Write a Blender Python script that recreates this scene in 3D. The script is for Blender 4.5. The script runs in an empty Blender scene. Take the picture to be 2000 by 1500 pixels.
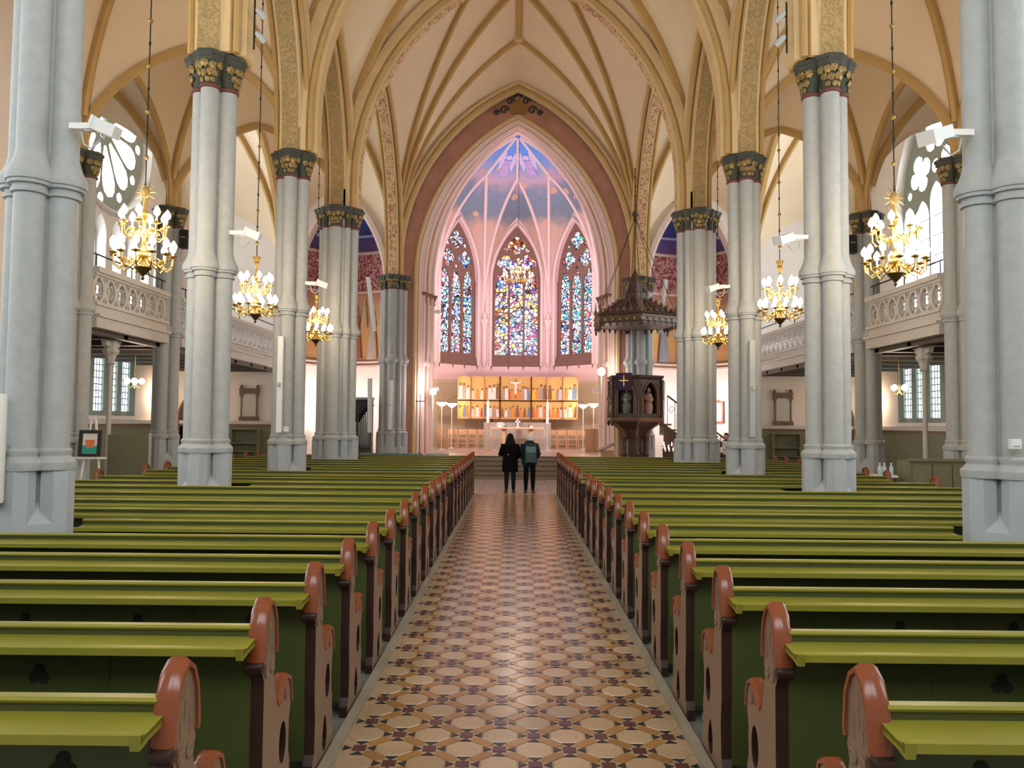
import bpy, math, random
from mathutils import Vector, Matrix
from mathutils.geometry import tessellate_polygon
random.seed(7)
PI = math.pi
sc = bpy.context.scene
C = sc.collection

# ---------------------------------------------------------------- camera
CAM = Vector((-0.03, 0.0, 1.95))
FPX = 1540.0
cam_d = bpy.data.cameras.new('camera'); cam = bpy.data.objects.new('camera', cam_d); C.objects.link(cam)
cam_d.sensor_width = 36.0; cam_d.lens = FPX / 2000 * 36.0; cam_d.clip_start = 0.05; cam_d.clip_end = 200
yaw = math.atan(6 / FPX); pitch = math.atan(75 / FPX); roll = math.radians(0.5)
fw = Vector((-math.sin(yaw) * math.cos(pitch), math.cos(yaw) * math.cos(pitch), math.sin(pitch)))
rt = Vector((math.cos(yaw), math.sin(yaw), 0)); up = rt.cross(fw)
r2 = rt * math.cos(roll) + up * math.sin(roll); u2 = r2.cross(fw)
M = Matrix((r2, u2, -fw)).transposed().to_4x4(); M.translation = CAM
cam.matrix_world = M
sc.camera = cam

# ---------------------------------------------------------------- world, exposure
w = bpy.data.worlds.new('world'); sc.world = w; w.use_nodes = True
w.node_tree.nodes['Background'].inputs[0].default_value = (0.80, 0.90, 1.0, 1)
w.node_tree.nodes['Background'].inputs[1].default_value = 1.0
sc.view_settings.view_transform = 'Standard'; sc.view_settings.look = 'None'
sc.view_settings.exposure = 0.80; sc.view_settings.gamma = 1.0
sc.view_settings.use_curve_mapping = False
PANE_E = 6.0          # daylight through clear leaded glass
STAIN_E = 1.15         # daylight through the stained glass

def light(kind, name, loc, energy, color=(1, 1, 1), size=0.3, to=None, spot=70, size_y=None, parent=None):
    d = bpy.data.lights.new(name, kind); d.energy = energy; d.color = color
    o = bpy.data.objects.new(name, d); C.objects.link(o); o.location = loc
    if kind in ('POINT', 'SPOT'): d.shadow_soft_size = size
    if kind == 'SPOT': d.spot_size = math.radians(spot); d.spot_blend = 0.6
    if kind == 'AREA':
        d.size = size
        if size_y: d.shape = 'RECTANGLE'; d.size_y = size_y
    if to is not None: o.rotation_euler = (Vector(to) - Vector(loc)).to_track_quat('-Z', 'Y').to_euler()
    return o

# ---------------------------------------------------------------- materials
MATS = {}
def mat(name, col, rough=0.6, metal=0.0, var=0.12, scale=6.0, bump=0.0, bscale=40.0, spec=0.5, col2=None, rnd=0.0):
    m = bpy.data.materials.new(name); m.use_nodes = True; nt = m.node_tree; n = nt.nodes; l = nt.links
    b = n['Principled BSDF']; b.inputs['Roughness'].default_value = rough; b.inputs['Metallic'].default_value = metal
    b.inputs['Specular IOR Level'].default_value = spec
    tc = n.new('ShaderNodeTexCoord'); nz = n.new('ShaderNodeTexNoise'); nz.inputs['Scale'].default_value = scale
    nz.inputs['Detail'].default_value = 4
    l.new(tc.outputs['Object'], nz.inputs['Vector'])
    mx = n.new('ShaderNodeMix'); mx.data_type = 'RGBA'
    c2 = col2 or tuple(max(0, c * (1 - var * 2)) for c in col)
    mx.inputs[6].default_value = (*[min(1, c * (1 + var)) for c in col], 1) if not col2 else (*col, 1)
    mx.inputs[7].default_value = (*c2, 1)
    l.new(nz.outputs['Fac'], mx.inputs[0])
    out = mx.outputs[2]
    if rnd:
        oi = n.new('ShaderNodeObjectInfo'); hs = n.new('ShaderNodeHueSaturation')
        mr = n.new('ShaderNodeMapRange'); mr.inputs[3].default_value = 1 - rnd; mr.inputs[4].default_value = 1 + rnd
        l.new(oi.outputs['Random'], mr.inputs[0]); l.new(mr.outputs[0], hs.inputs['Value']); l.new(out, hs.inputs['Color'])
        out = hs.outputs['Color']
    l.new(out, b.inputs['Base Color'])
    if bump:
        n2 = n.new('ShaderNodeTexNoise'); n2.inputs['Scale'].default_value = bscale; n2.inputs['Detail'].default_value = 3
        l.new(tc.outputs['Object'], n2.inputs['Vector'])
        bp = n.new('ShaderNodeBump'); bp.inputs['Strength'].default_value = bump; bp.inputs['Distance'].default_value = 0.01
        l.new(n2.outputs['Fac'], bp.inputs['Height']); l.new(bp.outputs['Normal'], b.inputs['Normal'])
    MATS[name] = m
    return m
def emat(name, col, strength):
    m = bpy.data.materials.new(name); m.use_nodes = True; b = m.node_tree.nodes['Principled BSDF']
    b.inputs['Base Color'].default_value = (*col, 1); b.inputs['Emission Color'].default_value = (*col, 1)
    b.inputs['Emission Strength'].default_value = strength; MATS[name] = m
    return m
def ramp_mat(name, coords, axis, stops, rough=0.7, noise=0.25, nscale=2.5, spots=None):
    """painted plaster: colours along one object axis with a wavy edge, optional rosettes"""
    m = bpy.data.materials.new(name); m.use_nodes = True; nt = m.node_tree; n = nt.nodes; l = nt.links
    b = n['Principled BSDF']; b.inputs['Roughness'].default_value = rough
    tc = n.new('ShaderNodeTexCoord'); sp = n.new('ShaderNodeSeparateXYZ'); l.new(tc.outputs['Object'], sp.inputs[0])
    nz = n.new('ShaderNodeTexNoise'); nz.inputs['Scale'].default_value = nscale; l.new(tc.outputs['Object'], nz.inputs['Vector'])
    ma = n.new('ShaderNodeMath'); ma.operation = 'MULTIPLY_ADD'; ma.inputs[1].default_value = noise * (coords[1] - coords[0])
    l.new(nz.outputs['Fac'], ma.inputs[0]); l.new(sp.outputs[axis], ma.inputs[2])
    mr = n.new('ShaderNodeMapRange'); mr.inputs[1].default_value = coords[0] + noise * .5 * (coords[1] - coords[0]); mr.inputs[2].default_value = coords[1] + noise * .5 * (coords[1] - coords[0])
    l.new(ma.outputs[0], mr.inputs[0])
    cr = n.new('ShaderNodeValToRGB'); cr.color_ramp.interpolation = 'LINEAR'
    e = cr.color_ramp.elements
    while len(e) < len(stops): e.new(0.5)
    for k, (p, c) in enumerate(stops): e[k].position = p; e[k].color = (*c, 1)
    l.new(mr.outputs[0], cr.inputs[0]); out = cr.outputs[0]
    if spots:
        vo = n.new('ShaderNodeTexVoronoi'); vo.inputs['Scale'].default_value = spots[0]; l.new(tc.outputs['Object'], vo.inputs['Vector'])
        lt = n.new('ShaderNodeMath'); lt.operation = 'LESS_THAN'; lt.inputs[1].default_value = spots[1]; l.new(vo.outputs['Distance'], lt.inputs[0])
        mx = n.new('ShaderNodeMix'); mx.data_type = 'RGBA'; l.new(lt.outputs[0], mx.inputs[0]); l.new(out, mx.inputs[6]); mx.inputs[7].default_value = (*spots[2], 1); out = mx.outputs[2]
    l.new(out, b.inputs['Base Color']); MATS[name] = m
    return m
def pattern_mat(name, c1, c2, scale, thr=0.5, rough=0.7, distort=2.0):
    """scrolling painted ornament"""
    m = bpy.data.materials.new(name); m.use_nodes = True; nt = m.node_tree; n = nt.nodes; l = nt.links
    b = n['Principled BSDF']; b.inputs['Roughness'].default_value = rough
    tc = n.new('ShaderNodeTexCoord'); nz = n.new('ShaderNodeTexNoise'); nz.inputs['Scale'].default_value = scale
    nz.inputs['Detail'].default_value = 1.5; nz.inputs['Distortion'].default_value = distort
    l.new(tc.outputs['Object'], nz.inputs['Vector'])
    cr = n.new('ShaderNodeValToRGB'); e = cr.color_ramp.elements
    e[0].position = thr - 0.04; e[0].color = (*c1, 1); e[1].position = thr + 0.04; e[1].color = (*c2, 1)
    l.new(nz.outputs['Fac'], cr.inputs[0]); l.new(cr.outputs[0], b.inputs['Base Color']); MATS[name] = m
    return m
def stained(name, cols, scale=5.0, strength=STAIN_E):
    m = bpy.data.materials.new(name); m.use_nodes = True; nt = m.node_tree; n = nt.nodes; l = nt.links
    b = n['Principled BSDF']; b.inputs['Roughness'].default_value = 0.25
    tc = n.new('ShaderNodeTexCoord'); mp = n.new('ShaderNodeMapping'); mp.inputs['Scale'].default_value = (1, 1, 1)
    nz = n.new('ShaderNodeTexNoise'); nz.inputs['Scale'].default_value = 1.1; nz.inputs['Detail'].default_value = 1
    l.new(tc.outputs['Object'], mp.inputs[0]); l.new(mp.outputs[0], nz.inputs['Vector'])
    vo = n.new('ShaderNodeTexVoronoi'); vo.inputs['Scale'].default_value = scale; l.new(mp.outputs[0], vo.inputs['Vector'])
    ve = n.new('ShaderNodeTexVoronoi'); ve.feature = 'DISTANCE_TO_EDGE'; ve.inputs['Scale'].default_value = scale; l.new(mp.outputs[0], ve.inputs['Vector'])
    sx = n.new('ShaderNodeSeparateColor'); l.new(vo.outputs['Color'], sx.inputs[0])
    ad = n.new('ShaderNodeMath'); ad.operation = 'MULTIPLY_ADD'; ad.inputs[1].default_value = 0.34; l.new(sx.outputs[0], ad.inputs[0]); l.new(nz.outputs['Fac'], ad.inputs[2])
    sb = n.new('ShaderNodeMapRange'); sb.inputs[1].default_value = 0.38; sb.inputs[2].default_value = 0.96; l.new(ad.outputs[0], sb.inputs[0])
    cr = n.new('ShaderNodeValToRGB'); cr.color_ramp.interpolation = 'CONSTANT'; e = cr.color_ramp.elements
    while len(e) < len(cols): e.new(0.5)
    for k, c in enumerate(cols): e[k].position = k / len(cols); e[k].color = (*c, 1)
    l.new(sb.outputs[0], cr.inputs[0])
    gt = n.new('ShaderNodeMath'); gt.operation = 'GREATER_THAN'; gt.inputs[1].default_value = 0.085; l.new(ve.outputs['Distance'], gt.inputs[0])
    ms = n.new('ShaderNodeMath'); ms.operation = 'MULTIPLY_ADD'; ms.inputs[1].default_value = strength; ms.inputs[2].default_value = 0.02; l.new(gt.outputs[0], ms.inputs[0])
    l.new(cr.outputs[0], b.inputs['Emission Color']); l.new(ms.outputs[0], b.inputs['Emission Strength'])
    b.inputs['Base Color'].default_value = (0.03, 0.02, 0.02, 1); MATS[name] = m
    return m

mat('stone', (0.43, 0.45, 0.445), 0.75, var=0.10, scale=9, bump=0.25, bscale=90)
mat('plinth_stone', (0.44, 0.475, 0.49), 0.8, var=0.08, scale=5, bump=0.2)
mat('gallery_stone', (0.62, 0.60, 0.56), 0.7, var=0.06)
mat('vault', (0.87, 0.70, 0.49), 0.85, var=0.05, scale=1.2)
mat('rib', (0.56, 0.36, 0.13), 0.75, var=0.10, scale=3)
mat('rib_pale', (0.74, 0.55, 0.29), 0.75, var=0.08, scale=3)
mat('rib_pink', (0.76, 0.60, 0.54), 0.75, var=0.06, scale=3)
mat('wall', (0.82, 0.76, 0.72), 0.85, var=0.04, scale=1.5)
mat('wall_pink', (0.80, 0.56, 0.52), 0.85, var=0.04, scale=1.5)
mat('wall_tan', (0.58, 0.46, 0.30), 0.85, var=0.08, scale=1.5)
mat('red_plaster', (0.56, 0.29, 0.21), 0.85, var=0.22, scale=1.6)
pattern_mat('soffit_paint', (0.37, 0.25, 0.10), (0.50, 0.36, 0.16), 13.0)
pattern_mat('soffit_red', (0.36, 0.14, 0.07), (0.68, 0.47, 0.24), 8.0, 0.45)
mat('wainscot', (0.20, 0.20, 0.12), 0.6, var=0.1)
mat('dark_wood', (0.10, 0.075, 0.055), 0.55, var=0.2, scale=10)
mat('window_stone', (0.34, 0.38, 0.34), 0.8, var=0.1)
mat('brown_stone', (0.24, 0.13, 0.09), 0.8, var=0.12)
mat('iron', (0.03, 0.03, 0.03), 0.5, metal=0.6)
mat('capital_green', (0.055, 0.065, 0.04), 0.6, var=0.3, scale=15)
mat('gilt', (0.40, 0.27, 0.09), 0.38, metal=0.8, var=0.25, scale=20)
mat('capital_red', (0.16, 0.05, 0.04), 0.6)
mat('abacus', (0.065, 0.07, 0.06), 0.6, var=0.2)
emat('pane_clear', (0.86, 0.94, 1.0), PANE_E)
emat('pane_aisle', (0.86, 0.94, 1.0), PANE_E * .80)
emat('pane_low', (0.80, 0.95, 1.0), 1.6)
W_ = (1, .93, .97); LIL = (.75, .55, .85)
stained('stain_warm', [(.12, .03, .02), (.45, .06, .03), (.9, .32, .04), W_, (.95, .55, .1), W_, (.05, .08, .4), (.5, .08, .2), W_, LIL, (.03, .3, .4), W_], 5.5)
stained('stain_cool', [(.10, .04, .05), (.3, .08, .1), LIL, W_, (.02, .35, .4), W_, (.04, .18, .5), W_, (.6, .1, .1), LIL, (.05, .45, .3), W_], 5.5)
stained('stain_blue', [W_, (.1, .5, .8), W_, (.6, .3, .4), (.1, .4, .6), W_], 4.0, 3.0)

# ---------------------------------------------------------------- mesh helpers
class MB:
    def __init__(s): s.v = []; s.f = []
    def add(s, vs, fs):
        o = len(s.v); s.v += [tuple(p) for p in vs]; s.f += [tuple(i + o for i in q) for q in fs]; return s
    def box(s, x0, x1, y0, y1, z0, z1):
        return s.add([(x0, y0, z0), (x1, y0, z0), (x1, y1, z0), (x0, y1, z0), (x0, y0, z1), (x1, y0, z1), (x1, y1, z1), (x0, y1, z1)],
                     [(0, 3, 2, 1), (4, 5, 6, 7), (0, 1, 5, 4), (1, 2, 6, 5), (2, 3, 7, 6), (3, 0, 4, 7)])
    def loft(s, rings, cap=True, closed=True):
        n = len(rings[0]); vs = [p for r in rings for p in r]; fs = []
        for i in range(len(rings) - 1):
            for j in range(n if closed else n - 1):
                k = (j + 1) % n; fs.append((i * n + j, i * n + k, (i + 1) * n + k, (i + 1) * n + j))
        if cap and closed: fs.append(tuple(range(n - 1, -1, -1))); fs.append(tuple((len(rings) - 1) * n + j for j in range(n)))
        return s.add(vs, fs)
    def lathe(s, prof, c=(0, 0, 0), n=16, a0=0.0, cap=True):
        return s.loft([[(c[0] + r * math.cos(a0 + 2 * PI * j / n), c[1] + r * math.sin(a0 + 2 * PI * j / n), c[2] + z) for j in range(n)] for r, z in prof], cap)
    def tube(s, path, r, n=8, closed=False):
        P = [Vector(p) for p in path]; rings = []; N = len(P); ref = None
        for i in range(N):
            a = P[i - 1] if (i > 0 or closed) else P[i]; b = P[(i + 1) % N] if (i < N - 1 or closed) else P[i]
            t = (b - a).normalized()
            if ref is None: ref = Vector((0, 0, 1)) if abs(t.z) < 0.9 else Vector((1, 0, 0))
            nn = (ref - t * ref.dot(t)).normalized(); ref = nn; bb = t.cross(nn)
            rr = r[i] if isinstance(r, (list, tuple)) else r
            rings.append([P[i] + (nn * math.cos(2 * PI * j / n) + bb * math.sin(2 * PI * j / n)) * rr for j in range(n)])
        if closed: rings.append(rings[0])
        return s.loft(rings, not closed)
    def sweep(s, path, prof, bn, cap=True):
        """prof points (p along bn, q along the outward normal)"""
        P = [Vector(p) for p in path]; bn = Vector(bn); rings = []
        for i in range(len(P)):
            a = P[max(0, i - 1)]; b = P[min(len(P) - 1, i + 1)]
            t0 = (P[i] - a).normalized() if i else (b - P[i]).normalized(); t1 = (b - P[i]).normalized() if i < len(P) - 1 else t0
            t = (t0 + t1).normalized(); nn = t.cross(bn).normalized(); m = 1 / max(0.5, t.dot(t1))
            rings.append([P[i] + bn * p + nn * (q * m) for p, q in prof])
        return s.loft(rings, cap)
    def plate(s, outer, holes, mapf, t):
        """flat plate with holes; mapf(u, v, d) -> 3d point, d in 0..t"""
        loops = [outer] + holes
        flat = [p for L in loops for p in L]
        tris = tessellate_polygon([[Vector((p[0], p[1], 0)) for p in L] for L in loops])
        n = len(flat); vs = [mapf(u, v, 0) for u, v in flat] + [mapf(u, v, t) for u, v in flat]
        fs = [tuple(q) for q in tris] + [tuple(n + i for i in reversed(q)) for q in tris]; o = 0
        for L in loops:
            m = len(L)
            for j in range(m): k = (j + 1) % m; fs.append((o + j, o + k, n + o + k, n + o + j))
            o += m
        return s.add(vs, fs)
    def sphere(s, c, rx, ry=None, rz=None, n=10, m=7):
        ry = ry or rx; rz = rz or rx
        return s.loft([[(c[0] + rx * math.sin(PI * i / m) * math.cos(2 * PI * j / n), c[1] + ry * math.sin(PI * i / m) * math.sin(2 * PI * j / n), c[2] - rz * math.cos(PI * i / m)) for j in range(n)] for i in [.08] + list(range(1, m)) + [m - .08]])
    def mesh(s, name, m, smooth=False):
        me = bpy.data.meshes.new(name); me.from_pydata(s.v, [], s.f); me.update()
        import bmesh
        bm = bmesh.new(); bm.from_mesh(me); bmesh.ops.recalc_face_normals(bm, faces=bm.faces); bm.to_mesh(me); bm.free()
        if m is not None: me.materials.append(MATS[m] if isinstance(m, str) else m)
        if smooth:
            for p in me.polygons: p.use_smooth = True
            me.set_sharp_from_angle(angle=math.radians(38))
        return me
    def build(s, name, m, parent=None, smooth=False, **kw):
        return link(name, s.mesh(name, m, smooth), parent, **kw)
def link(name, me, parent=None, loc=None, rz=None, scale=None):
    o = bpy.data.objects.new(name, me); C.objects.link(o)
    if parent is not None: o.parent = parent
    if loc is not None: o.location = loc
    if rz is not None: o.rotation_euler = (0, 0, rz)
    if scale is not None: o.scale = scale
    return o
def tag(o, label, cat, group=None):
    o['label'] = label; o['category'] = cat
    if group: o['group'] = group
    return o
def thing(name, label, cat, loc=(0, 0, 0), rz=0, group=None):
    o = bpy.data.objects.new(name, None); C.objects.link(o); o.location = loc; o.rotation_euler = (0, 0, rz)
    o.empty_display_size = 0.1
    return tag(o, label, cat, group)
def struct(o): o['kind'] = 'structure'; return o
def stuff(o): o['kind'] = 'stuff'; return o
def copy_tree(o, parent=None):
    c = o.copy(); C.objects.link(c); c.parent = parent
    for ch in list(o.children): copy_tree(ch, c)
    return c
def circle(cx, cy, r, n=16, a0=0): return [(cx + r * math.cos(a0 + 2 * PI * k / n), cy + r * math.sin(a0 + 2 * PI * k / n)) for k in range(n)]
def arch_pts(hw, rise, n=12):
    """pointed arch from (-hw,0) over (0,rise) to (hw,0)"""
    r = (hw * hw + rise * rise) / (2 * hw); k = r - hw; a1 = math.atan2(rise, k)
    L = [(k - r * math.cos(a1 * i / n), r * math.sin(a1 * i / n)) for i in range(n + 1)]
    return L + [(-x, z) for x, z in reversed(L[:-1])]
def lancet(cx, z0, zs, hw, rise, n=8): return [(cx - hw, z0)] + [(cx + x, zs + z) for x, z in arch_pts(hw, rise, n)] + [(cx + hw, z0)]
def foil(cx, cy, r, k=4, n=7, a0=0.0, d=0.52, rr=0.47):
    """k-foil outline"""
    pts = []
    for i in range(k):
        a = a0 + 2 * PI * i / k; ox = cx + r * d * math.cos(a); oy = cy + r * d * math.sin(a); sp = PI / 2 + PI / k * .45
        for j in range(n): b = a - sp + 2 * sp * j / (n - 1); pts.append((ox + r * rr * math.cos(b), oy + r * rr * math.sin(b)))
    return pts
def W(u, rr=1.4):
    r = (1 + rr * rr) / 2; return math.sqrt(max(0, r * r - (u - r) ** 2)) / rr

# ---------------------------------------------------------------- layout
BAY = 4.06
CY = [3.2, 7.26, 11.32, 15.40, 19.50]      # arcade columns
YC = 28.5                                   # chancel piers
CX = 4.46; AX = 8.7; WX = 12.6               # arcade, aisle piers, transept wall
CAP = 7.22; HS = 7.22
FLOOR_C = 0.75                              # chancel floor
AP_C = 36.0; AP_S = 1.66; AP_A = 4.0        # apse octagon centre, half side, apothem

# floor
MB().box(-13.2, 13.2, -2.6, 41.2, -0.30, -0.012).build('floor', mat('floor_stone', (0.30, 0.29, 0.26), 0.45, var=0.1, scale=4))
floor = bpy.data.objects['floor']; struct(floor)

# ---- vault surfaces
def vault_h(x, y, B):
    x0, x1, y0, y1, H0, hx0, hx1, hy0, hy1, hc = B
    a = (x - (x0 + x1) / 2) / ((x1 - x0) / 2); b = (y - (y0 + y1) / 2) / ((y1 - y0) / 2)
    if abs(a) >= abs(b): s = 1 - abs(a); u = 1 - abs(b); ha = hx0 if a < 0 else hx1
    else: s = 1 - abs(b); u = 1 - abs(a); ha = hy0 if b < 0 else hy1
    s = min(1, max(0, s)); u = min(1, max(s, u))
    D = H0 + (hc - H0) * W(s); R = ha + (hc - ha) * math.sin(PI / 2 * s)
    if s > 0.995: return D
    return D + (R - D) * (W(u) - W(s)) / max(1e-6, 1 - W(s))
def vault(name, B, N=11, m='vault'):
    x0, x1, y0, y1 = B[:4]; xc = (x0 + x1) / 2; yc = (y0 + y1) / 2; hx = (x1 - x0) / 2; hy = (y1 - y0) / 2
    mb = MB()
    for side in range(4):
        vs = []; n2 = 2 * N + 1
        for i in range(N + 1):
            s = (i / N) ** 1.6
            for j in range(n2):
                k = abs(j - N) / N; v = 1 - k; u = s + (1 - s) * v ** 1.7; q = (1 - u) * (1 if j > N else -1)
                a, b = ((s - 1, q), (q, s - 1), (1 - s, q), (q, 1 - s))[side]
                x = xc + a * hx; y = yc + b * hy; vs.append((x, y, vault_h(x, y, B)))
        fs = []
        for i in range(N):
            for j in range(n2 - 1):
                q = (i * n2 + j, i * n2 + j + 1, (i + 1) * n2 + j + 1, (i + 1) * n2 + j); fs.append(q)
        mb.add(vs, fs)
    o = mb.build(name, m, smooth=True); struct(o); return o
RIBP = [(-.10, -.02), (-.10, .05), (-.045, .14), (.045, .14), (.10, .05), (.10, -.02)]
def rib_on(B, p0, p1, parent, n=18, m='rib', sc_=1.0, trim=0.0):
    pts = []
    for i in range(n + 1):
        t = trim + (1 - trim) * (i / n) ** 1.5; x = p0[0] + (p1[0] - p0[0]) * t; y = p0[1] + (p1[1] - p0[1]) * t
        pts.append((x, y, vault_h(x, y, B)))
    d = Vector((p1[0] - p0[0], p1[1] - p0[1], 0)).normalized(); bn = Vector((-d.y, d.x, 0))
    # outward normal must point down into the room
    t = Vector(pts[-1]) - Vector(pts[-2]); nn = t.cross(bn)
    if nn.z > 0: bn = -bn
    return MB().sweep(pts, [(p * sc_, q * sc_) for p, q in RIBP], bn).build('rib', m, parent, smooth=True)
def arch_path(c, axis, hw, z0, zs, rise, n=14):
    """path of a pointed arch in a vertical plane through c; axis 'x' or 'y'"""
    L = [(-hw, z0)] + [(a, zs + b) for a, b in arch_pts(hw, rise, n)] + [(hw, z0)]
    return [(c[0] + a, c[1], z) if axis == 'x' else (c[0], c[1] + a, z) for a, z in L]
def arch_moulding(name, c, axis, hw, z0, zs, rise, width, parent, depth=.42, m='rib_pale', rolls=True, soffit=None, n=14):
    path = arch_path(c, axis, hw, z0, zs, rise, n); bn = (0, -1, 0) if axis == 'x' else (1, 0, 0)
    w_ = width / 2
    prof = [(-w_, -depth), (-w_, -.20), (-w_ * .62, -.17), (-w_ * .55, -.0), (w_ * .55, 0), (w_ * .62, -.17), (w_, -.20), (w_, -depth)]
    o = MB().sweep(path, prof, bn).build(name, m, parent, smooth=True)
    if rolls:
        for s in (-1, 1):
            rp = [(s * w_ * .80 + .055 * math.cos(2 * PI * k / 8) , -.12 + .055 * math.sin(2 * PI * k / 8)) for k in range(8)]
            MB().sweep(path, rp, bn).build('roll_moulding', 'rib', o, smooth=True)
    if soffit:
        MB().sweep(path, [(-w_ * .42, -.01), (-w_ * .42, .015), (w_ * .42, .015), (w_ * .42, -.01)], bn).build('painted_soffit', soffit, o, smooth=True)
    return o

ceil_n = 0
nave_edges = [-2.0] + CY
for i in range(len(nave_edges) - 1):
    B = (-CX, CX, nave_edges[i], nave_edges[i + 1], HS + .5, 11.2, 11.2, 13.9, 13.9, 14.3)
    v = vault('ceiling', B)
    xc, yc = 0, (B[2] + B[3]) / 2
    for sx in (-1, 1):
        for ye in (B[2], B[3]): rib_on(B, (sx * CX, ye), (xc, yc), v, trim=.03)
        arch_moulding('arcade_arch', (sx * CX, yc), 'y', (B[3] - B[2]) / 2 - .30, CAP, HS + .45, 3.25, .74, v, soffit='soffit_paint')
    arch_moulding('transverse_arch', (0, B[3]), 'x', CX - .50, CAP, HS + .7, 5.45, .60, v, soffit='soffit_red' if i == 4 else None)
    for sx in (-1, 1):      # aisle vaults
        xa, xb = sorted((sx * CX, sx * AX))
        BA = (xa, xb, B[2], B[3], HS, *((11.0, 9.75) if sx > 0 else (9.75, 11.0)), 9.4, 9.4, 10.7)
        v2 = vault('ceiling', BA); xm = (xa + xb) / 2
        for px in (xa, xb):
            for py in (B[2], B[3]): rib_on(BA, (px, py), (xm, yc), v2, trim=.03, sc_=.8)
        for px in (xa, xb): rib_on(BA, (px, B[3]), (xm, B[3]), v2, sc_=.85)
        for py in (B[2], B[3]): rib_on(BA, (sx * AX, py), (sx * AX, yc), v2, sc_=.75)
# crossing with a star vault
BX = (-CX, CX, CY[-1], YC, HS + .5, 13.3, 13.3, 13.9, 14.35, 15.6)
vx = vault('ceiling', BX, N=14); ycx = (BX[2] + BX[3]) / 2
for sx in (-1, 1):
    for ye, yr in ((BX[2], BX[2] + 3.0), (BX[3], BX[3] - 2.0)):
        rib_on(BX, (sx * CX, ye), (0, ycx), vx, trim=.03)
        rib_on(BX, (sx * CX, ye), (0, yr), vx, trim=.03, sc_=.9)
        rib_on(BX, (sx * CX, ye), (sx * 1.6, ycx), vx, trim=.03, sc_=.9)
    arch_moulding('crossing_arch', (sx * CX, ycx), 'y', (BX[3] - BX[2]) / 2 - .42, CAP, HS + .5, 5.1, .66, vx, soffit='soffit_red', n=18)
for a, b in (((0, BX[2] + 3.0), (0, ycx)), ((0, BX[3] - 2.0), (0, ycx)), ((-1.6, ycx), (0, ycx)), ((1.6, ycx), (0, ycx))): rib_on(BX, a, b, vx, n=8)
MB().lathe([(.05, -.12), (.22, -.1), (.26, 0), (.2, .1)], (0, ycx, 15.5)).build('boss', 'rib_pale', vx, smooth=True)
MB().lathe([(.04, -.1), (.15, -.08), (.18, 0), (.15, .1)], (0, BX[3] - 2.0, vault_h(0, BX[3] - 2.0, BX) - .06)).build('boss', 'rib_pale', vx, smooth=True)
arch_moulding('wall_rib', (0, YC - .05), 'x', CX - .30, CAP, HS + .5, 6.38, .36, vx, depth=.30, rolls=True, m='rib_pale')
# transept arms
for sx in (-1, 1):
    xa, xb = sorted((sx * CX, sx * AX)); xm = (xa + xb) / 2
    B = (xa, xb, CY[-1], YC + .4, HS, *((13.3, 12.6) if sx > 0 else (12.6, 13.3)), 9.9, 10.6, 13.4)
    v = vault('ceiling', B)
    for px in (xa, xb):
        for py in (B[2], B[3]): rib_on(B, (px, py), (xm, (B[2] + B[3]) / 2), v, trim=.03)
    for py in (B[2], B[3]): rib_on(B, (sx * AX, py), (sx * AX, (B[2] + B[3]) / 2), v, sc_=1.3)
    xo0, xo1 = sorted((sx * AX, sx * WX))
    for y0, y1, hi in ((CY[3], CY[4], 10.2), (CY[4], YC + .4, 12.9)):
        h0 = 12.6 if y0 == CY[4] else 9.75
        B = (xo0, xo1, y0, y1, HS, *((h0, hi) if sx > 0 else (hi, h0)), 9.6, 9.6, hi + .3)
        v = vault('ceiling', B)
        for px in (xo0, xo1):
            for py in (y0, y1): rib_on(B, (px, py), ((xo0 + xo1) / 2, (y0 + y1) / 2), v, trim=.03)
        MB().sweep(arch_path((sx * (WX - .06), (y0 + y1) / 2), 'y', (y1 - y0) / 2 - .1, CAP - .6, HS, hi - HS - .2), [(-.14, -.2), (-.14, .0), (-.06, .1), (.06, .1), (.14, .0), (.14, -.2)], (1, 0, 0)).build('wall_rib', 'rib', v, smooth=True)

# ---- windows
wn = 0
def window(mapf, outer, lights, mat_t, panes_m, t=.18, extra=None, bars=None, mull=None):
    """stone tracery plate with holes, one pane object behind each opening"""
    global wn; wn += 1
    o = MB().plate(outer, lights, mapf, t).build('window_%d' % wn, mat_t); struct(o)
    for k, L in enumerate(lights):
        cx = sum(p[0] for p in L) / len(L); cy = sum(p[1] for p in L) / len(L)
        LL = [(cx + (p[0] - cx) * 1.03, cy + (p[1] - cy) * 1.01) for p in L]
        pm = panes_m[k % len(panes_m)] if isinstance(panes_m, list) else panes_m
        vs = [mapf(u, v, t * .55) for u, v in LL]
        MB().add(vs, [tuple(range(len(vs)))]).build('pane', pm, o)
    if bars:
        for u0, u1, v0, v1 in bars:
            mb = MB()
            P = [mapf(u0, v0, t * .40), mapf(u1, v0, t * .40), mapf(u1, v1, t * .40), mapf(u0, v1, t * .40), mapf(u0, v0, t * .5), mapf(u1, v0, t * .5), mapf(u1, v1, t * .5), mapf(u0, v1, t * .5)]
            mb.add(P, [(0, 3, 2, 1), (4, 5, 6, 7), (0, 1, 5, 4), (1, 2, 6, 5), (2, 3, 7, 6), (3, 0, 4, 7)]).build('glazing_bar', 'iron', o)
    return o
def wall_plate(name, outer, holes, mapf, t, m):
    o = MB().plate(outer, holes, mapf, t).build(name, m); struct(o); return o

def sidemap(sx, X): return lambda u, v, d: (sx * (X + d), u, v)
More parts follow.
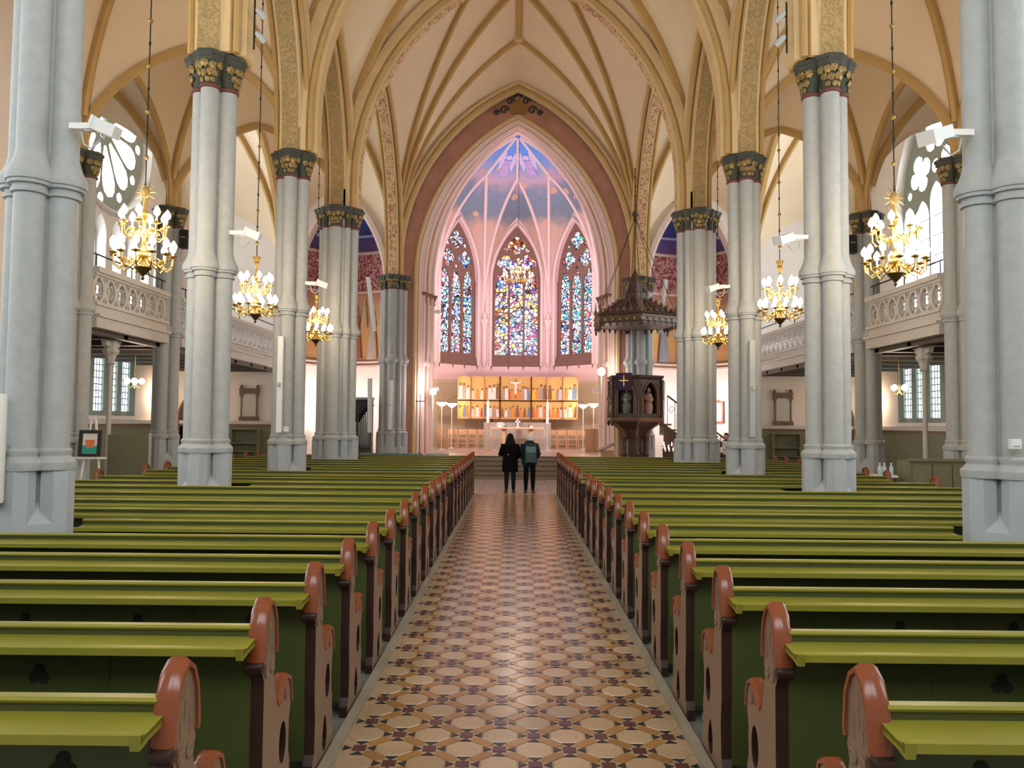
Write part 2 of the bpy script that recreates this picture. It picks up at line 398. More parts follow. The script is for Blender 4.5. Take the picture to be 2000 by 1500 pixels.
# transept side walls
rose_c = (24.0, 11.05); RR = 2.62
def rect(u0, u1, v0, v1): return [(u0, v0), (u1, v0), (u1, v1), (u0, v1)]
LOWC = (21.3, 22.15, 23.0, 23.95, 24.78, 25.6)
low = [rect(20.85, 26.05, 2.05, 4.6)]
lanc = [lancet(20.7 + .95 * k, 4.3, 7.55, .33, .62) for k in range(8)]
WYS, WYE = 15.4, 29.0
wl = wall_plate('wall_left', [(WYS, -.05), (WYE, -.05), (WYE, 15.2), (WYS, 15.2)], [circle(*rose_c, RR, 40)] + [[p for p in reversed(L)] for L in lanc] + low, sidemap(-1, WX), .55, 'wall')
# rose tracery: 12 petals round a hub
holes = [foil(*rose_c, .42, 4)]
for k in range(12):
    a = PI / 12 + 2 * PI * k / 12; pts = []
    for r_, hw_ in ((.60, .07), (1.0, .20), (1.45, .33), (1.75, .38), (2.0, .32), (2.17, .14)): pts.append((r_, hw_))
    L = [(r_, -h_) for r_, h_ in pts] + [(r_, h_) for r_, h_ in reversed(pts)]
    holes.append([(rose_c[0] + r_ * math.cos(a) - h_ * math.sin(a), rose_c[1] + r_ * math.sin(a) + h_ * math.cos(a)) for r_, h_ in L])
    a2 = a + PI / 12; holes.append(circle(rose_c[0] + 2.26 * math.cos(a2), rose_c[1] + 2.26 * math.sin(a2), .17, 8))
rw = window(sidemap(-1, WX + .28), circle(*rose_c, RR + .06, 40), holes, 'window_stone', ['stain_blue'] + ['pane_clear', 'pane_clear'] * 3 + ['stain_blue', 'pane_clear'] * 4 + ['pane_clear'] * 10, t=.22)
MB().tube([(-(WX - .0), rose_c[0] + (RR + .08) * math.cos(2 * PI * k / 40), rose_c[1] + (RR + .08) * math.sin(2 * PI * k / 40)) for k in range(40)], .10, 6, closed=True).build('rose_rim', 'gallery_stone', rw, smooth=True)
for L in lanc:
    u = (L[0][0] + L[-1][0]) / 2; hw = .33
    window(sidemap(-1, WX + .30), lancet(u, 4.25, 7.55, hw + .05, .68), [lancet(u, 4.4, 7.3, .24, .5)], 'window_stone', 'pane_clear', t=.12, bars=[(u - .012, u + .012, 4.4, 7.6)] + [(u - .24, u + .24, 4.4 + .36 * k, 4.42 + .36 * k) for k in range(1, 9)])
def low_windows(sx):
    ho = [lancet(u, 2.2, 4.0, .31, .35) for u in LOWC]; bars = []
    for u in LOWC:
        bars += [(u - .31, u + .31, 2.2 + .20 * k, 2.225 + .20 * k) for k in range(1, 10)]
        bars += [(u - .31 + .155 * k - .009, u - .31 + .155 * k + .009, 2.2, 4.3) for k in range(1, 4)]
    o = window(sidemap(sx, WX + .12), rect(20.8, 26.1, 2.0, 4.65), ho, 'window_stone', 'pane_low', t=.16, bars=bars)
    for u in [20.88] + [(LOWC[k] + LOWC[k + 1]) / 2 for k in range(5)] + [26.02]:
        MB().add([(sx * (WX + .125), u - .10, 2.0), (sx * (WX + .02), u, 2.0), (sx * (WX + .125), u + .10, 2.0), (sx * (WX + .125), u - .10, 4.6), (sx * (WX + .02), u, 4.6), (sx * (WX + .125), u + .10, 4.6)], [(0, 1, 4, 3), (1, 2, 5, 4), (0, 2, 1), (3, 4, 5)]).build('mullion', 'window_stone', o)
low_windows(-1)
# right transept wall with one tall traceried window
TW = 2.05
tall = lancet(24.0, 4.6, 9.0, TW, 3.2, 12)
wall_plate('wall_right', [(WYS, -.05), (WYE, -.05), (WYE, 15.2), (WYS, 15.2)], [tall] + low, sidemap(1, WX), .55, 'wall')
lw = .82; us = [24.0 + (k - 2) * lw for k in range(5)]
ho = [lancet(u, 4.75, 8.5 if k != 2 else 8.9, .37, .60) for k, u in enumerate(us)]
ho += [foil(24.0 - .92, 10.0, .64, 4, a0=.4), foil(24.0 + .92, 10.0, .64, 4, a0=-.4), foil(24.0, 11.05, .66, 4, a0=PI / 4), circle(24.0, 9.98, .22, 10), circle(22.4, 9.45, .14, 8), circle(25.6, 9.45, .14, 8)]
bars = []
for u in us: bars += [(u - .34, u + .34, 4.75 + .62 * k, 4.775 + .62 * k) for k in range(1, 7)]
window(sidemap(1, WX + .28), lancet(24.0, 4.55, 9.0, TW + .05, 3.26, 12), ho, 'window_stone', 'pane_clear', t=.24, bars=bars)
low_windows(1)
# aisle walls and west end, each bay with a lancet window (light the nave from beside and behind the camera)
aw = [(YCc - BAY / 2, lancet(YCc - BAY / 2, 3.2, 7.0, 1.0, 1.6)) for YCc in CY[:3]]
for sx, nm in ((-1, 'wall_left'), (1, 'wall_right')):
    wall_plate(nm, [(-2.0, -.05), (15.4, -.05), (15.4, 15.2), (-2.0, 15.2)], [a[1] for a in aw], sidemap(sx, AX + .15), .5, 'wall')
    for u, L in aw:
        ho = [lancet(u + du, 3.4, 6.8, .42, .7) for du in (-.48, .48)] + [foil(u, 7.75, .36, 4)]
        window(sidemap(sx, AX + .42), lancet(u, 3.15, 7.0, 1.04, 1.66), ho, 'window_stone', 'pane_aisle', t=.2)
    MB().box(*sorted((sx * (AX + .15), sx * (WX + .55))), 15.1, 15.45, -.05, 15.2).build('wall_left' if sx < 0 else 'wall_right', 'wall'); struct(C.objects[-1])
ymap = lambda u, v, d: (u, -2.0 - d, v)
wh = [lancet(u, 5.0, 9.0, 1.25, 2.0) for u in (-2.9, 0, 2.9)]
wall_plate('wall_back', [(-9.4, -.05), (9.4, -.05), (9.4, 15.2), (-9.4, 15.2)], wh, ymap, .5, 'wall')
for u in (-2.9, 0, 2.9):
    window(lambda a, b, d: (a, -2.25 - d, b), lancet(u, 4.95, 9.0, 1.3, 2.06), [lancet(u + du, 5.2, 8.7, .5, .9) for du in (-.6, .6)] + [foil(u, 9.9, .45, 4)], 'window_stone', 'pane_aisle', t=.2)
# unseen roof slab added above the vaults to block sky light outside the windows
MB().box(-13.4, 13.4, -2.8, 41.4, 16.2, 16.5).build('ceiling', 'dark_wood'); struct(C.objects[-1])

# ---- east wall: chancel arch in the middle, a painted chapel on each side
fmap = lambda Y: (lambda u, v, d: (u, Y + d, v))
ch_arch = lancet(0, -.05, 7.3, 3.62, 5.9, 18)
wall_plate('wall_front', [(-CX - .15, -.05), (-3.62, -.05)] + ch_arch[1:-1] + [(3.62, -.05), (CX + .15, -.05), (CX + .15, 15.2), (-CX - .15, 15.2)], [], fmap(28.75), .35, 'red_plaster')
CHX = 6.45; CHW = 1.60
for sx, nm in ((-1, 'wall_front'), (1, 'wall_front')):
    ao = lancet(sx * CHX, -.05, 6.9, CHW, 3.5, 12)
    xi, xo = sx * (CX + .15), sx * (WX + .6)
    op = [(min(xi, xo), -.05)] + ao + [(max(xi, xo), -.05), (max(xi, xo), 15.2), (min(xi, xo), 15.2)]
    wall_plate(nm, op, [], fmap(28.9), .35, 'wall')
# chancel arch orders stepping back to the apse
ca = None
for k, (Y, hw, zs, rise, m) in enumerate(((28.72, 3.62, 7.3, 5.9, 'rib_pale'), (29.15, 3.48, 7.3, 5.88, 'rib_pink'), (29.55, 3.36, 7.3, 5.92, 'red_plaster'), (29.95, 3.24, 7.3, 5.96, 'rib_pink'))):
    path = arch_path((0, Y + .2), 'x', hw, FLOOR_C if k else -.05, zs, rise, 18)
    dp = .14 if k == 0 else .8
    prof = [(-.22, -dp), (-.22, -.06), (-.15, -.0), (-.05, .03), (.05, .03), (.15, 0), (.22, -.06), (.22, -dp)]
    o = MB().sweep(path, prof, (0, -1, 0)).build('trim_%d' % (k + 1), m, None, smooth=True); struct(o)
    for q, dy in enumerate((-.12, .12)):
        MB().sweep([(p[0], p[1] + dy, p[2]) for p in path], [(.05 * math.cos(2 * PI * j / 8), .02 + .05 * math.sin(2 * PI * j / 8)) for j in range(8)], (0, -1, 0)).build('roll_moulding', 'rib_pink', o, smooth=True)
    for sx in (-1, 1):
        if k: MB().lathe([(.10, -.25), (.13, -.22), (.12, -.1), (.20, .08), (.22, .1), (.22, .16)], (sx * (hw + .02), Y + .2, 6.62), 8).build('capital', 'brown_stone', o)
        if k: MB().lathe([(.12, 4.0), (.18, 4.08), (.18, 4.16), (.11, 4.28)], (sx * (hw + .02), Y + .2, 0), 12).build('shaft_ring', 'rib_pink', o, smooth=True)
# painted crest on the wall over the chancel arch (scrolls round a small shield)
mb = MB()
crest = struct(MB().plate([(-.28, 13.38), (.28, 13.38), (.34, 13.62), (.0, 13.98), (-.34, 13.62)], [], fmap(28.70), .05).build('trim_5', 'gilt'))
for sx in (-1, 1):
    for (cx, cz, r) in ((.52, 13.52, .17), (.30, 13.86, .15), (.80, 13.42, .11), (.12, 14.08, .10)):
        pts = [(sx * cx + r * (1 - t / 20) * math.cos(sx * t * .5), 28.70, cz + r * (1 - t / 20) * math.sin(t * .5)) for t in range(17)]
        MB().tube(pts, .032, 6).build('scroll', 'capital_green', crest, smooth=True)

# ---- chapels (half-round niches with murals)
ramp_mat('mural', (4.1, 7.0), 2, [(0, (.33, .20, .13)), (.18, (.62, .34, .14)), (.5, (.72, .45, .18)), (.8, (.62, .38, .22)), (1, (.45, .2, .15))], noise=.35, nscale=1.6)
pattern_mat('mural_scroll', (.26, .05, .05), (.62, .34, .34), 3.2, .5, distort=3.5)
ramp_mat('blue_conch', (8.6, 11.2), 2, [(0, (.17, .09, .24)), (.25, (.12, .09, .36)), (.5, (.05, .16, .60)), (1, (.08, .30, .85))], noise=.1)
for sx in (-1, 1):
    def ring(z, r): return [(sx * CHX + r * math.cos(PI - PI * j / 20), 29.2 + r * .95 * math.sin(PI * j / 20), z) for j in range(21)]
    def band(z0, z1, m, nm, r0=1.75, r1=1.75, n=1):
        rs = [ring(z0 + (z1 - z0) * k / n, (r0 + (r1 - r0) * k / n) if n == 1 else r0 * math.sqrt(max(.0004, 1 - (k / n) ** 2))) for k in range(n + 1)]
        return MB().loft(rs, False, False).build(nm, m, cw, smooth=True)
    cw = MB().loft([ring(-.05, 1.75), ring(4.1, 1.75)], False, False).build('wall_front', 'wall', None, smooth=True); struct(cw)
    band(4.1, 7.0, 'mural', 'mural'); band(7.0, 8.6, 'mural_scroll', 'painted_frieze'); band(8.6, 11.3, 'blue_conch', 'painted_conch', n=10)
    for z, r in ((4.08, .07), (4.25, .05), (7.0, .05), (8.55, .06)):
        MB().tube([(p[0] * 1, p[1], p[2]) for p in ring(z, 1.72)], r, 6).build('cornice', 'rib_pink', cw, smooth=True)
    MB().tube(ring(9.2, 1.62), .05, 6).build('painted_rib', emat('pale_blue', (.45, .55, .85), 0) if sx < 0 else MATS['pale_blue'], cw, smooth=True)
    path = arch_path((sx * CHX, 28.85), 'x', CHW + .02, 0, 6.9, 3.5, 14)
    MB().sweep(path, [(-.12, -.16), (-.12, .0), (-.05, .07), (.05, .07), (.12, 0), (.12, -.16)], (0, -1, 0)).build('chapel_arch', 'rib_pink', cw, smooth=True)
    # painted robed figures of the mural, in low relief
    for (ang, h, c, z) in ((1.05, 1.9, (.55, .45, .38), 4.35), (1.5, 2.1, (.42, .16, .10), 4.4), (2.0, 1.8, (.30, .33, .40), 4.35), (1.28, 1.1, (.7, .5, .3), 5.6)):
        x = sx * CHX + 1.68 * math.cos(ang); y = 29.2 + 1.6 * math.sin(ang)
        mnm = 'robe_%d_%d' % (int(c[0] * 100), int(c[2] * 100))
        if mnm not in MATS: mat(mnm, c, .8)
        MB().lathe([(.28 * h / 2, 0), (.24 * h / 2, .3 * h), (.16 * h / 2, .6 * h), (.2 * h / 2, .75 * h), (.07 * h / 2, .82 * h), (.11 * h / 2, .9 * h), (.09 * h / 2, .98 * h), (.01, h)], n=10).build('painted_figure', mnm, cw, smooth=True, loc=(x, y, z), scale=(1, .25, 1), rz=ang - PI / 2)

# ---- apse
tan22 = math.tan(PI / 8)
def ap_corner(k, a=AP_A):   # corners of the octagon, k = 0..7, counted from the back-left corner
    ang = PI / 2 + PI / 8 - k * PI / 4; R = a / math.cos(PI / 8); return Vector((R * math.cos(ang), AP_C + R * math.sin(ang), 0))
ramp_mat('apse_vault', (7.5, 15.3), 2, [(0, (.62, .44, .36)), (.55, (.55, .36, .27)), (.62, (.17, .22, .26)), (.74, (.20, .25, .33)), (.80, (.50, .36, .42)), (.86, (.20, .33, .60)), (.94, (.10, .30, .75)), (1, (.12, .32, .85))], noise=.11, nscale=1.7, spots=(1.05, .20, (.60, .36, .24)))
faces = {0: (ap_corner(0), ap_corner(1)), -1: (ap_corner(-1), ap_corner(0)), 1: (ap_corner(1), ap_corner(2)), -2: (ap_corner(-2), ap_corner(-1)), 2: (ap_corner(2), ap_corner(3))}
boss = Vector((0, AP_C, 15.3)); NODE_H = 13.9; SP = 7.4; WAPX = 12.45
ap = MB()
leg_paths = []; n = 14
allf = {k: (ap_corner(k), ap_corner(k + 1)) for k in range(-2, 3)}
nodes = {k: (a + b) / 2 * .53 + Vector((0, AP_C, 0)) * .47 for k, (a, b) in allf.items()}
def leg(c, k):
    L = []
    for i in range(n + 1):
        t = (i / n) ** 1.6; p = c.lerp(nodes[k], t); p.z = SP + (NODE_H - SP) * W(t, 1.8); L.append(p)
    return L
for k, (a, b) in allf.items():
    mid = (a + b) / 2
    for c in (a, b):
        rows_w = []
        for i in range(n + 1):
            t = (i / n) ** 1.6; pw = c.lerp(mid, t); pw.z = SP + (WAPX - SP) * W(t, 1.8); rows_w.append(pw)
        rr_ = leg(c, k); ap.loft([rows_w, rr_], False, False); leg_paths.append(rr_)
    if k < 2:
        ap.loft([leg(b, k), leg(b, k + 1)], False, False)
        N = nodes[k].copy(); N.z = NODE_H; N2 = nodes[k + 1].copy(); N2.z = NODE_H; ap.add([N, N2, boss], [(0, 1, 2)])
for k, c, sgn in ((-2, ap_corner(-2), -1), (2, ap_corner(3), 1)):      # front bay of the apse vault
    A = leg(c, k) + [boss]; Bq = []; F = []
    for i in range(n + 2):
        t = (i / (n + 1)) ** 1.6; z = SP + (15.3 - SP) * W(t, 1.8); Bq.append(Vector((c.x * (1 - t), c.y, z))); F.append(Vector((c.x * (1 - t), 29.9, z)))
    ap.loft([A, Bq], False, False); ap.loft([Bq, F], False, False)
av = ap.build('ceiling', 'apse_vault', smooth=True); struct(av)
for P in leg_paths: MB().tube([p + Vector((0, 0, -.03)) for p in P], .085, 8).build('rib', 'rib_pink', av, smooth=True)
for k in range(-2, 3):
    N = nodes[k].copy(); N.z = NODE_H; MB().tube([N + Vector((0, 0, -.03)), boss + Vector((0, 0, -.03))], .075, 8).build('rib', 'rib_pink', av, smooth=True)
MB().lathe([(.06, -.16), (.28, -.12), (.42, -.02), (.45, .05)], tuple(boss)).build('boss', mat('boss_blue', (.10, .22, .70), .6), av, smooth=True)
# pale angels painted on the vault caps
mat('angel', (.50, .38, .66), .8); mat('angel_pale', (.60, .56, .80), .8)
for k in (-1, 0):
    N1 = nodes[k].copy(); N1.z = NODE_H; N2 = nodes[k + 1].copy(); N2.z = NODE_H; md_ = (N1 + N2) / 2
    ev = (boss - md_).normalized(); eu = (N2 - N1).normalized(); en = eu.cross(ev)
    if en.z > 0: en = -en
    am = lambda u, v, d: md_ + eu * u + ev * v + en * (.02 + d)
    MB().plate([(-.26, .05), (.26, .05), (.15, .75), (.22, .95), (-.22, .95), (-.15, .75)], [], am, .01).build('painted_robe', 'angel', av)
    MB().plate(circle(0, 1.12, .15, 10), [], am, .015).build('painted_head', 'angel_pale', av)
    for s_ in (-1, 1): MB().plate([(s_ * .18, .6), (s_ * .34, .35), (s_ * .42, .9), (s_ * .30, 1.35), (s_ * .18, 1.42), (s_ * .16, 1.0)], [], am, .008).build('painted_wing', 'angel_pale', av)
# apse walls
for k in range(-2, 3):
    a, b = allf[k]; d = (b - a).normalized(); nrm = Vector((-d.y, d.x, 0)); mid = (a + b) / 2
    if nrm.dot(mid - Vector((0, AP_C, 0))) < 0: nrm = -nrm
    L = (b - a).length / 2
    def fm(u, v, dd, mid=mid, d=d, nrm=nrm): p = mid + d * u + nrm * dd; return (p.x, p.y, v)
    wlan = lancet(0, 4.78, 9.1, 1.24, 2.95, 12)
    wall_plate('wall_front', rect(-L - .1, L + .1, 3.9, 12.6), [wlan], fm, .5, 'wall_pink')
    MB().plate(rect(-L - .05, L + .05, FLOOR_C, 3.9), [], lambda u, v, dd, f=fm: f(u, v, dd + .0), .4).build('wall_front', 'wall_tan'); struct(C.objects[-1])
    tr = struct(MB().plate(rect(-L, L, 3.83, 3.98), [], lambda u, v, dd, f=fm: f(u, v, -dd), .07).build('trim_%d' % (k + 20), 'wall_tan'))
    wlm = window(lambda u, v, dd, f=fm: f(u, v, dd + .22), lancet(0, 5.0, 9.1, 1.28, 3.0, 12),
                 [lancet(u, 5.4, 8.75, .325, .85) for u in (-.76, 0, .76)] + [foil(-.55, 10.12, .46, 4), foil(.55, 10.12, .46, 4), foil(0, 11.05, .47, 4), circle(0, 9.72, .10, 8), circle(-.92, 9.45, .09, 8), circle(.92, 9.45, .09, 8), circle(-.56, 10.82, .11, 8), circle(.56, 10.82, .11, 8)],
                 'brown_stone', 'stain_warm' if k == 0 else 'stain_cool', t=.2,
                 bars=[(-1.1, 1.1, z, z + .03) for z in (6.2, 7.0, 7.8, 8.6)])
    # outer moulding of the window, its sill and the mullion shafts running down over the sill
    P = [fm(u, v, -.02) for u, v in lancet(0, 4.8, 9.1, 1.30, 3.05, 12)]
    MB().tube(P, .09, 6).build('window_moulding', 'rib_pink', wlm, smooth=True)
    MB().add([fm(-1.26, 5.36, .23), fm(1.26, 5.36, .23), fm(1.26, 4.80, -.02), fm(-1.26, 4.80, -.02), fm(-1.26, 4.74, .2), fm(1.26, 4.74, .2)], [(0, 1, 2, 3), (3, 2, 5, 4)]).build('window_sill', 'brown_stone', wlm)
    for u in (-1.24, -.38, .38, 1.24): MB().tube([fm(u, 9.1, .2), fm(u, 5.3, .18), fm(u, 4.78, -.01), fm(u, 4.60, -.02)], [.05, .05, .045, .012], 6).build('mullion', 'brown_stone', wlm, smooth=True)
    # blind arch on the lower wall
    MB().tube([fm(u, v, -.02) for u, v in lancet(0, .9, 1.8, 1.35, 1.5, 10)], .07, 6).build('blind_arch', 'wall_tan', tr, smooth=True)
for k in range(-2, 4):        # vaulting shafts between the windows
    c = ap_corner(k, AP_A - .12)
    o = MB().lathe([(.06, 4.75), (.16, 5.1), (.13, 5.2), (.13, 6.55)], (c.x, c.y, 0), 10).build('trim_%d' % (k + 30), 'rib_pink', None, smooth=True); struct(o)
    MB().lathe([(.13, 6.55), (.17, 6.6), (.14, 6.65), (.17, 6.9), (.25, 7.05), (.25, 7.15)], (c.x, c.y, 0), 8).build('capital', 'rib_pink', o, smooth=False)
    MB().lathe([(.13, 7.15), (.10, 7.5)], (c.x, c.y, 0), 8).build('springer', 'rib_pink', o, smooth=True)
# walls between chancel arch and apse
for sx in (-1, 1):
    MB().box(*sorted((sx * 4.0, sx * 4.4)), 30.1, 34.4, 0, 15.2).build('wall_front', 'wall_pink'); struct(C.objects[-1])
    MB().box(*sorted((sx * 3.9, sx * 5.0)), 29.3, 30.2, 0, 15.2).build('wall_front', 'wall_pink'); struct(C.objects[-1])
# chancel floor and steps
mat('chancel_floor', (.60, .46, .42), .22, var=.05, scale=3)
mat('step_edge', (.13, .095, .065), .55, var=.15); mat('step_tread', (.33, .24, .15), .45, var=.1)
cf = struct(MB().box(-3.85, 3.85, 28.25, 29.3, -.01, FLOOR_C).box(-4.0, 4.0, 29.3, 40.6, -.01, FLOOR_C).build('floor', 'chancel_floor'))
nst = 5
for k in range(nst):
    z1 = FLOOR_C * (k + 1) / nst; y0 = 27.0 + .30 * k
    s_ = MB().box(-3.9, 3.9, y0, 28.26, z1 - FLOOR_C / nst, z1 - .035).build('step', 'step_tread', cf)
    MB().box(-3.92, 3.92, y0 - .03, 28.26, z1 - .035, z1).build('step_nosing', 'step_edge', s_)

# ================================================================ clustered columns
def leaf_mesh():
    mb = MB(); P = []
    out = [(0, -.055), (.028, -.03), (.05, -.035), (.045, 0), (.062, .025), (.038, .035), (.03, .065), (0, .05), (-.03, .065), (-.038, .035), (-.062, .025), (-.045, 0), (-.05, -.035), (-.028, -.03)]
    vs = [(x, -.012, z) for x, z in out] + [(0, -.032, .01)] + [(x * .9, .012, z * .9) for x, z in out]
    n = len(out); fs = [(j, (j + 1) % n, n) for j in range(n)] + [(j, n + 1 + j, n + 1 + (j + 1) % n, (j + 1) % n) for j in range(n)]
    return mb.add(vs, fs).mesh('leaf', mat('gilt_leaf', (.36, .26, .10), .45, metal=.5, var=.4, scale=30), True)
LEAF = leaf_mesh()
def make_column(kind):
    t = thing('stone_column', '', 'column')
    if kind == 4: sh = [(.192, 0, .130), (0, .192, .130), (-.192, 0, .130), (0, -.192, .130)]; core = .165
    else:
        sh = [(.34, 0, .15), (0, .34, .15), (-.34, 0, .15), (0, -.34, .15)]; core = .36
        sh += [(.27 * a, .27 * b, .075) for a in (-1, 1) for b in (-1, 1)]
    pl = MB()
    for x, y, r in sh: pl.lathe([(r * 1.17, 0), (r * 1.17, 1.5)], (x * 1.17, y * 1.17, 0), 8, PI / 8) if r > .1 else pl.lathe([(r * 1.3, 0), (r * 1.3, 1.5)], (x, y, 0), 8, PI / 8)
    o4, r4 = sh[0][0] * 1.17, sh[0][2] * 1.17 * math.cos(PI / 8); e4 = r4 * math.tan(PI / 8)
    hull = []
    for q in range(4):
        c_, s_ = ((1, 0), (0, 1), (-1, 0), (0, -1))[q]
        for a_, b_ in ((o4 + e4, -r4), (o4 + r4, -e4), (o4 + r4, e4), (o4 + e4, r4)): hull.append((a_ * c_ - b_ * s_, a_ * s_ + b_ * c_))
    pl.loft([[(x * .999, y * .999, z) for x, y in hull] for z in (0, 1.02)] + [[(x * .55, y * .55, 1.20) for x, y in hull]])
    pl.build('plinth', 'plinth_stone', t)
    b = MB(); lo = []; rg = MB(); cp = MB(); ab = MB(); nk = MB(); k = 0
    for x, y, r in sh:
        b.lathe([(r * 1.44, 1.5), (r * 1.50, 1.53), (r * 1.50, 1.57), (r * 1.28, 1.60), (r * 1.12, 1.625), (r * 1.12, 1.64), (r * 1.2, 1.655), (r * 1.2, 1.68), (r * 1.02, 1.70)], (x, y, 0), 16)
        rg.lathe([(r * 1.02, 4.02), (r * 1.20, 4.03), (r * 1.22, 4.06), (r * 1.12, 4.075), (r * 1.12, 4.10), (r * 1.40, 4.105), (r * 1.42, 4.135), (r * 1.54, 4.14), (r * 1.60, 4.18), (r * 1.52, 4.23), (r * 1.30, 4.28), (r * 1.12, 4.34), (r * .98, 4.42)], (x, y, 0), 16)
        nk.lathe([(r * 1.0, 6.77), (r * 1.15, 6.78), (r * 1.15, 6.815), (r * 1.02, 6.83)], (x, y, 0), 16)
        cp.lathe([(r * 1.0, 6.82), (r * 1.05, 6.95), (r * 1.32, 7.08), (r * 1.62, 7.16)], (x, y, 0), 12)
        ab.lathe([(r * 1.66, 7.15), (r * 1.78, 7.17), (r * 1.78, 7.215), (r * 1.98, 7.235), (r * 1.98, 7.275), (r * 1.75, 7.30)], (x, y, 0), 8, PI / 8)
    for x, y, r in sh:
        s = MB().lathe([(r, 1.69), (r, 4.05)], (x, y, 0), 20).build('lower_shaft', 'stone', t, smooth=True)
        MB().lathe([(r * .97, 4.40), (r * .97, 6.79)], (x, y, 0), 20).build('upper_shaft', 'stone', t, smooth=True)
    MB().lathe([(core, .9), (core, 7.2)], n=12).build('core', 'stone', t, smooth=True)
    b.build('base_moulding', 'stone', t, smooth=True); rg.build('shaft_ring', 'stone', t, smooth=True)
    ca = cp.build('capital', 'capital_green', t, smooth=True); nk.build('neck_ring', 'capital_red', ca, smooth=True); ab.build('abacus', 'abacus', ca)
    for x, y, r in sh:
        a0 = math.atan2(y, x); big = r > .1
        for tier, (z, rr, offs, sc_) in enumerate((((7.08, 1.42, (-1.05, -.5, 0, .5, 1.05), 1.05), (6.97, 1.20, (-.8, -.25, .25, .8), .95), (6.88, 1.08, (-.5, .0, .5), .7)) if big else ((7.05, 1.4, (-.5, .5), .75),))):
            for da in offs:
                a = a0 + da + random.uniform(-.08, .08)
                o = link('leaf', LEAF, ca, loc=(x + r * rr * math.cos(a), y + r * rr * math.sin(a), z + random.uniform(-.015, .015)), scale=(sc_, sc_, sc_))
                o.rotation_euler = (random.uniform(.15, .45), random.uniform(-.4, .4), a + PI / 2)
    return t
col4 = make_column(4); col8 = make_column(8)
used = {4: False, 8: False}
def put_column(kind, x, y, label, z=0):
    src = col4 if kind == 4 else col8
    o = src if not used[kind] else copy_tree(src)
    used[kind] = True; o.location = (x, y, z); o.scale = (1, 1, .989); o['label'] = label; o['group'] = 'clustered stone columns'
    return o
SIDE = {-1: 'organ side', 1: 'pulpit side'}
ordn = ['first', 'second', 'third', 'fourth', 'fifth', 'sixth', 'seventh', 'eighth', 'ninth', 'tenth', 'eleventh', 'twelfth', 'thirteenth', 'fourteenth', 'fifteenth', 'sixteenth', 'seventeenth', 'eighteenth', 'nineteenth', 'twentieth', 'twenty-first', 'twenty-second', 'twenty-third']
for sx in (-1, 1):
    for i, y in enumerate(CY):
        put_column(8 if i == 4 else 4, sx * CX, y, 'grey clustered stone column, %s, %s from the chancel steps' % (SIDE[sx], ordn[4 - i]))
    put_column(8, sx * CX, YC, 'grey many-shafted stone pier beside the chancel arch, %s' % SIDE[sx])
    for y, q in ((CY[3], 'nearer the back pews'), (CY[4], 'nearer the chancel')):
        put_column(4, sx * AX, y, 'grey stone pier carrying the %s gallery front, %s' % (SIDE[sx], q))

# ================================================================ galleries
def gallery(sx, y0, y1, label):
    g = thing('gallery_balcony', label, 'gallery', (sx * AX, (y0 + y1) / 2, 0))
    x_in, x_out = -.16, WX - AX - .03      # local u measured outward
    L = (y1 - y0) / 2
    def bx(name, u0, u1, z0, z1, m, ya=-L, yb=L, par=None):
        return MB().box(*sorted((sx * u0, sx * u1)), ya, yb, z0, z1).build(name, m, par or g)
    bx('floor_slab', -.05, x_out, 3.98, 4.10, 'dark_wood')
    bx('fascia', -.22, -.02, 3.80, 4.02, 'gallery_stone'); bx('fascia_moulding', -.28, -.02, 4.02, 4.08, 'gallery_stone'); bx('fascia_board', -.16, -.02, 4.08, 4.26, 'gallery_stone')
    bx('plinth_moulding', -.22, .0, 4.26, 4.33, 'gallery_stone'); bx('top_rail', -.24, .06, 4.93, 5.04, 'gallery_stone'); bx('rail_moulding', -.18, .02, 4.88, 4.93, 'gallery_stone')
    n = max(1, round((y1 - y0) / .46)); p = (y1 - y0) / n; h = .275; zc = 4.605
    hv = [-1, -.9, -.7, -.45, -.2, .0, .2, .45, .7, .9, 1]
    hole = [(.175 * (1 - v * v) ** .8, .245 * v) for v in hv] + [(-.175 * (1 - v * v) ** .8, .245 * v) for v in reversed(hv[1:-1])]
    tri = lambda cx, cz, s: [(cx - .055, cz), (cx + .055, cz), (cx, cz + s * .10)]
    me = MB().plate(rect(-p / 2, p / 2, -h, h), [hole, [(-p / 2 + .015, .12), (-p / 2 + .015, .255), (-p / 2 + .10, .255)], [(p / 2 - .015, .12), (p / 2 - .015, .255), (p / 2 - .10, .255)], [(-p / 2 + .015, -.12), (-p / 2 + .015, -.255), (-p / 2 + .10, -.255)], [(p / 2 - .015, -.12), (p / 2 - .015, -.255), (p / 2 - .10, -.255)]], lambda u, v, d: (d - .06, u, v), .10).mesh('tracery_panel', 'gallery_stone')
    cus = MB().plate(foil(0, 0, .135, 4, 6, PI / 4, .60, .40), [foil(0, 0, .105, 4, 6, PI / 4, .58, .40)], lambda u, v, d: (d - .02, u, v * 1.4), .04).mesh('cusping', 'gallery_stone')
    for k in range(n): q_ = link('tracery_panel', me, g, loc=(-sx * .08, -L + p * (k + .5), zc)); link('cusping', cus, q_)
    nb = max(2, round((y1 - y0) / 1.6))
    for k in range(nb + 1): yb = -L + .1 + (2 * L - .2) * k / nb; bx('beam', 0, x_out, 3.72, 3.98, 'dark_wood', yb - .09, yb + .09)
    bx('edge_beam', .0, .16, 3.70, 3.98, 'dark_wood')
    # iron guard rod above the rail
    MB().tube([(-sx * .08, -L, 5.32), (-sx * .08, L, 5.32)], .018, 6).build('guard_rod', 'iron', g, smooth=True)
    for k in range(3): MB().tube([(-sx * .08, -L * .9 + .9 * L * k, 5.02), (-sx * .08, -L * .9 + .9 * L * k, 5.33)], .014, 6).build('rod_post', 'iron', g)
    return g
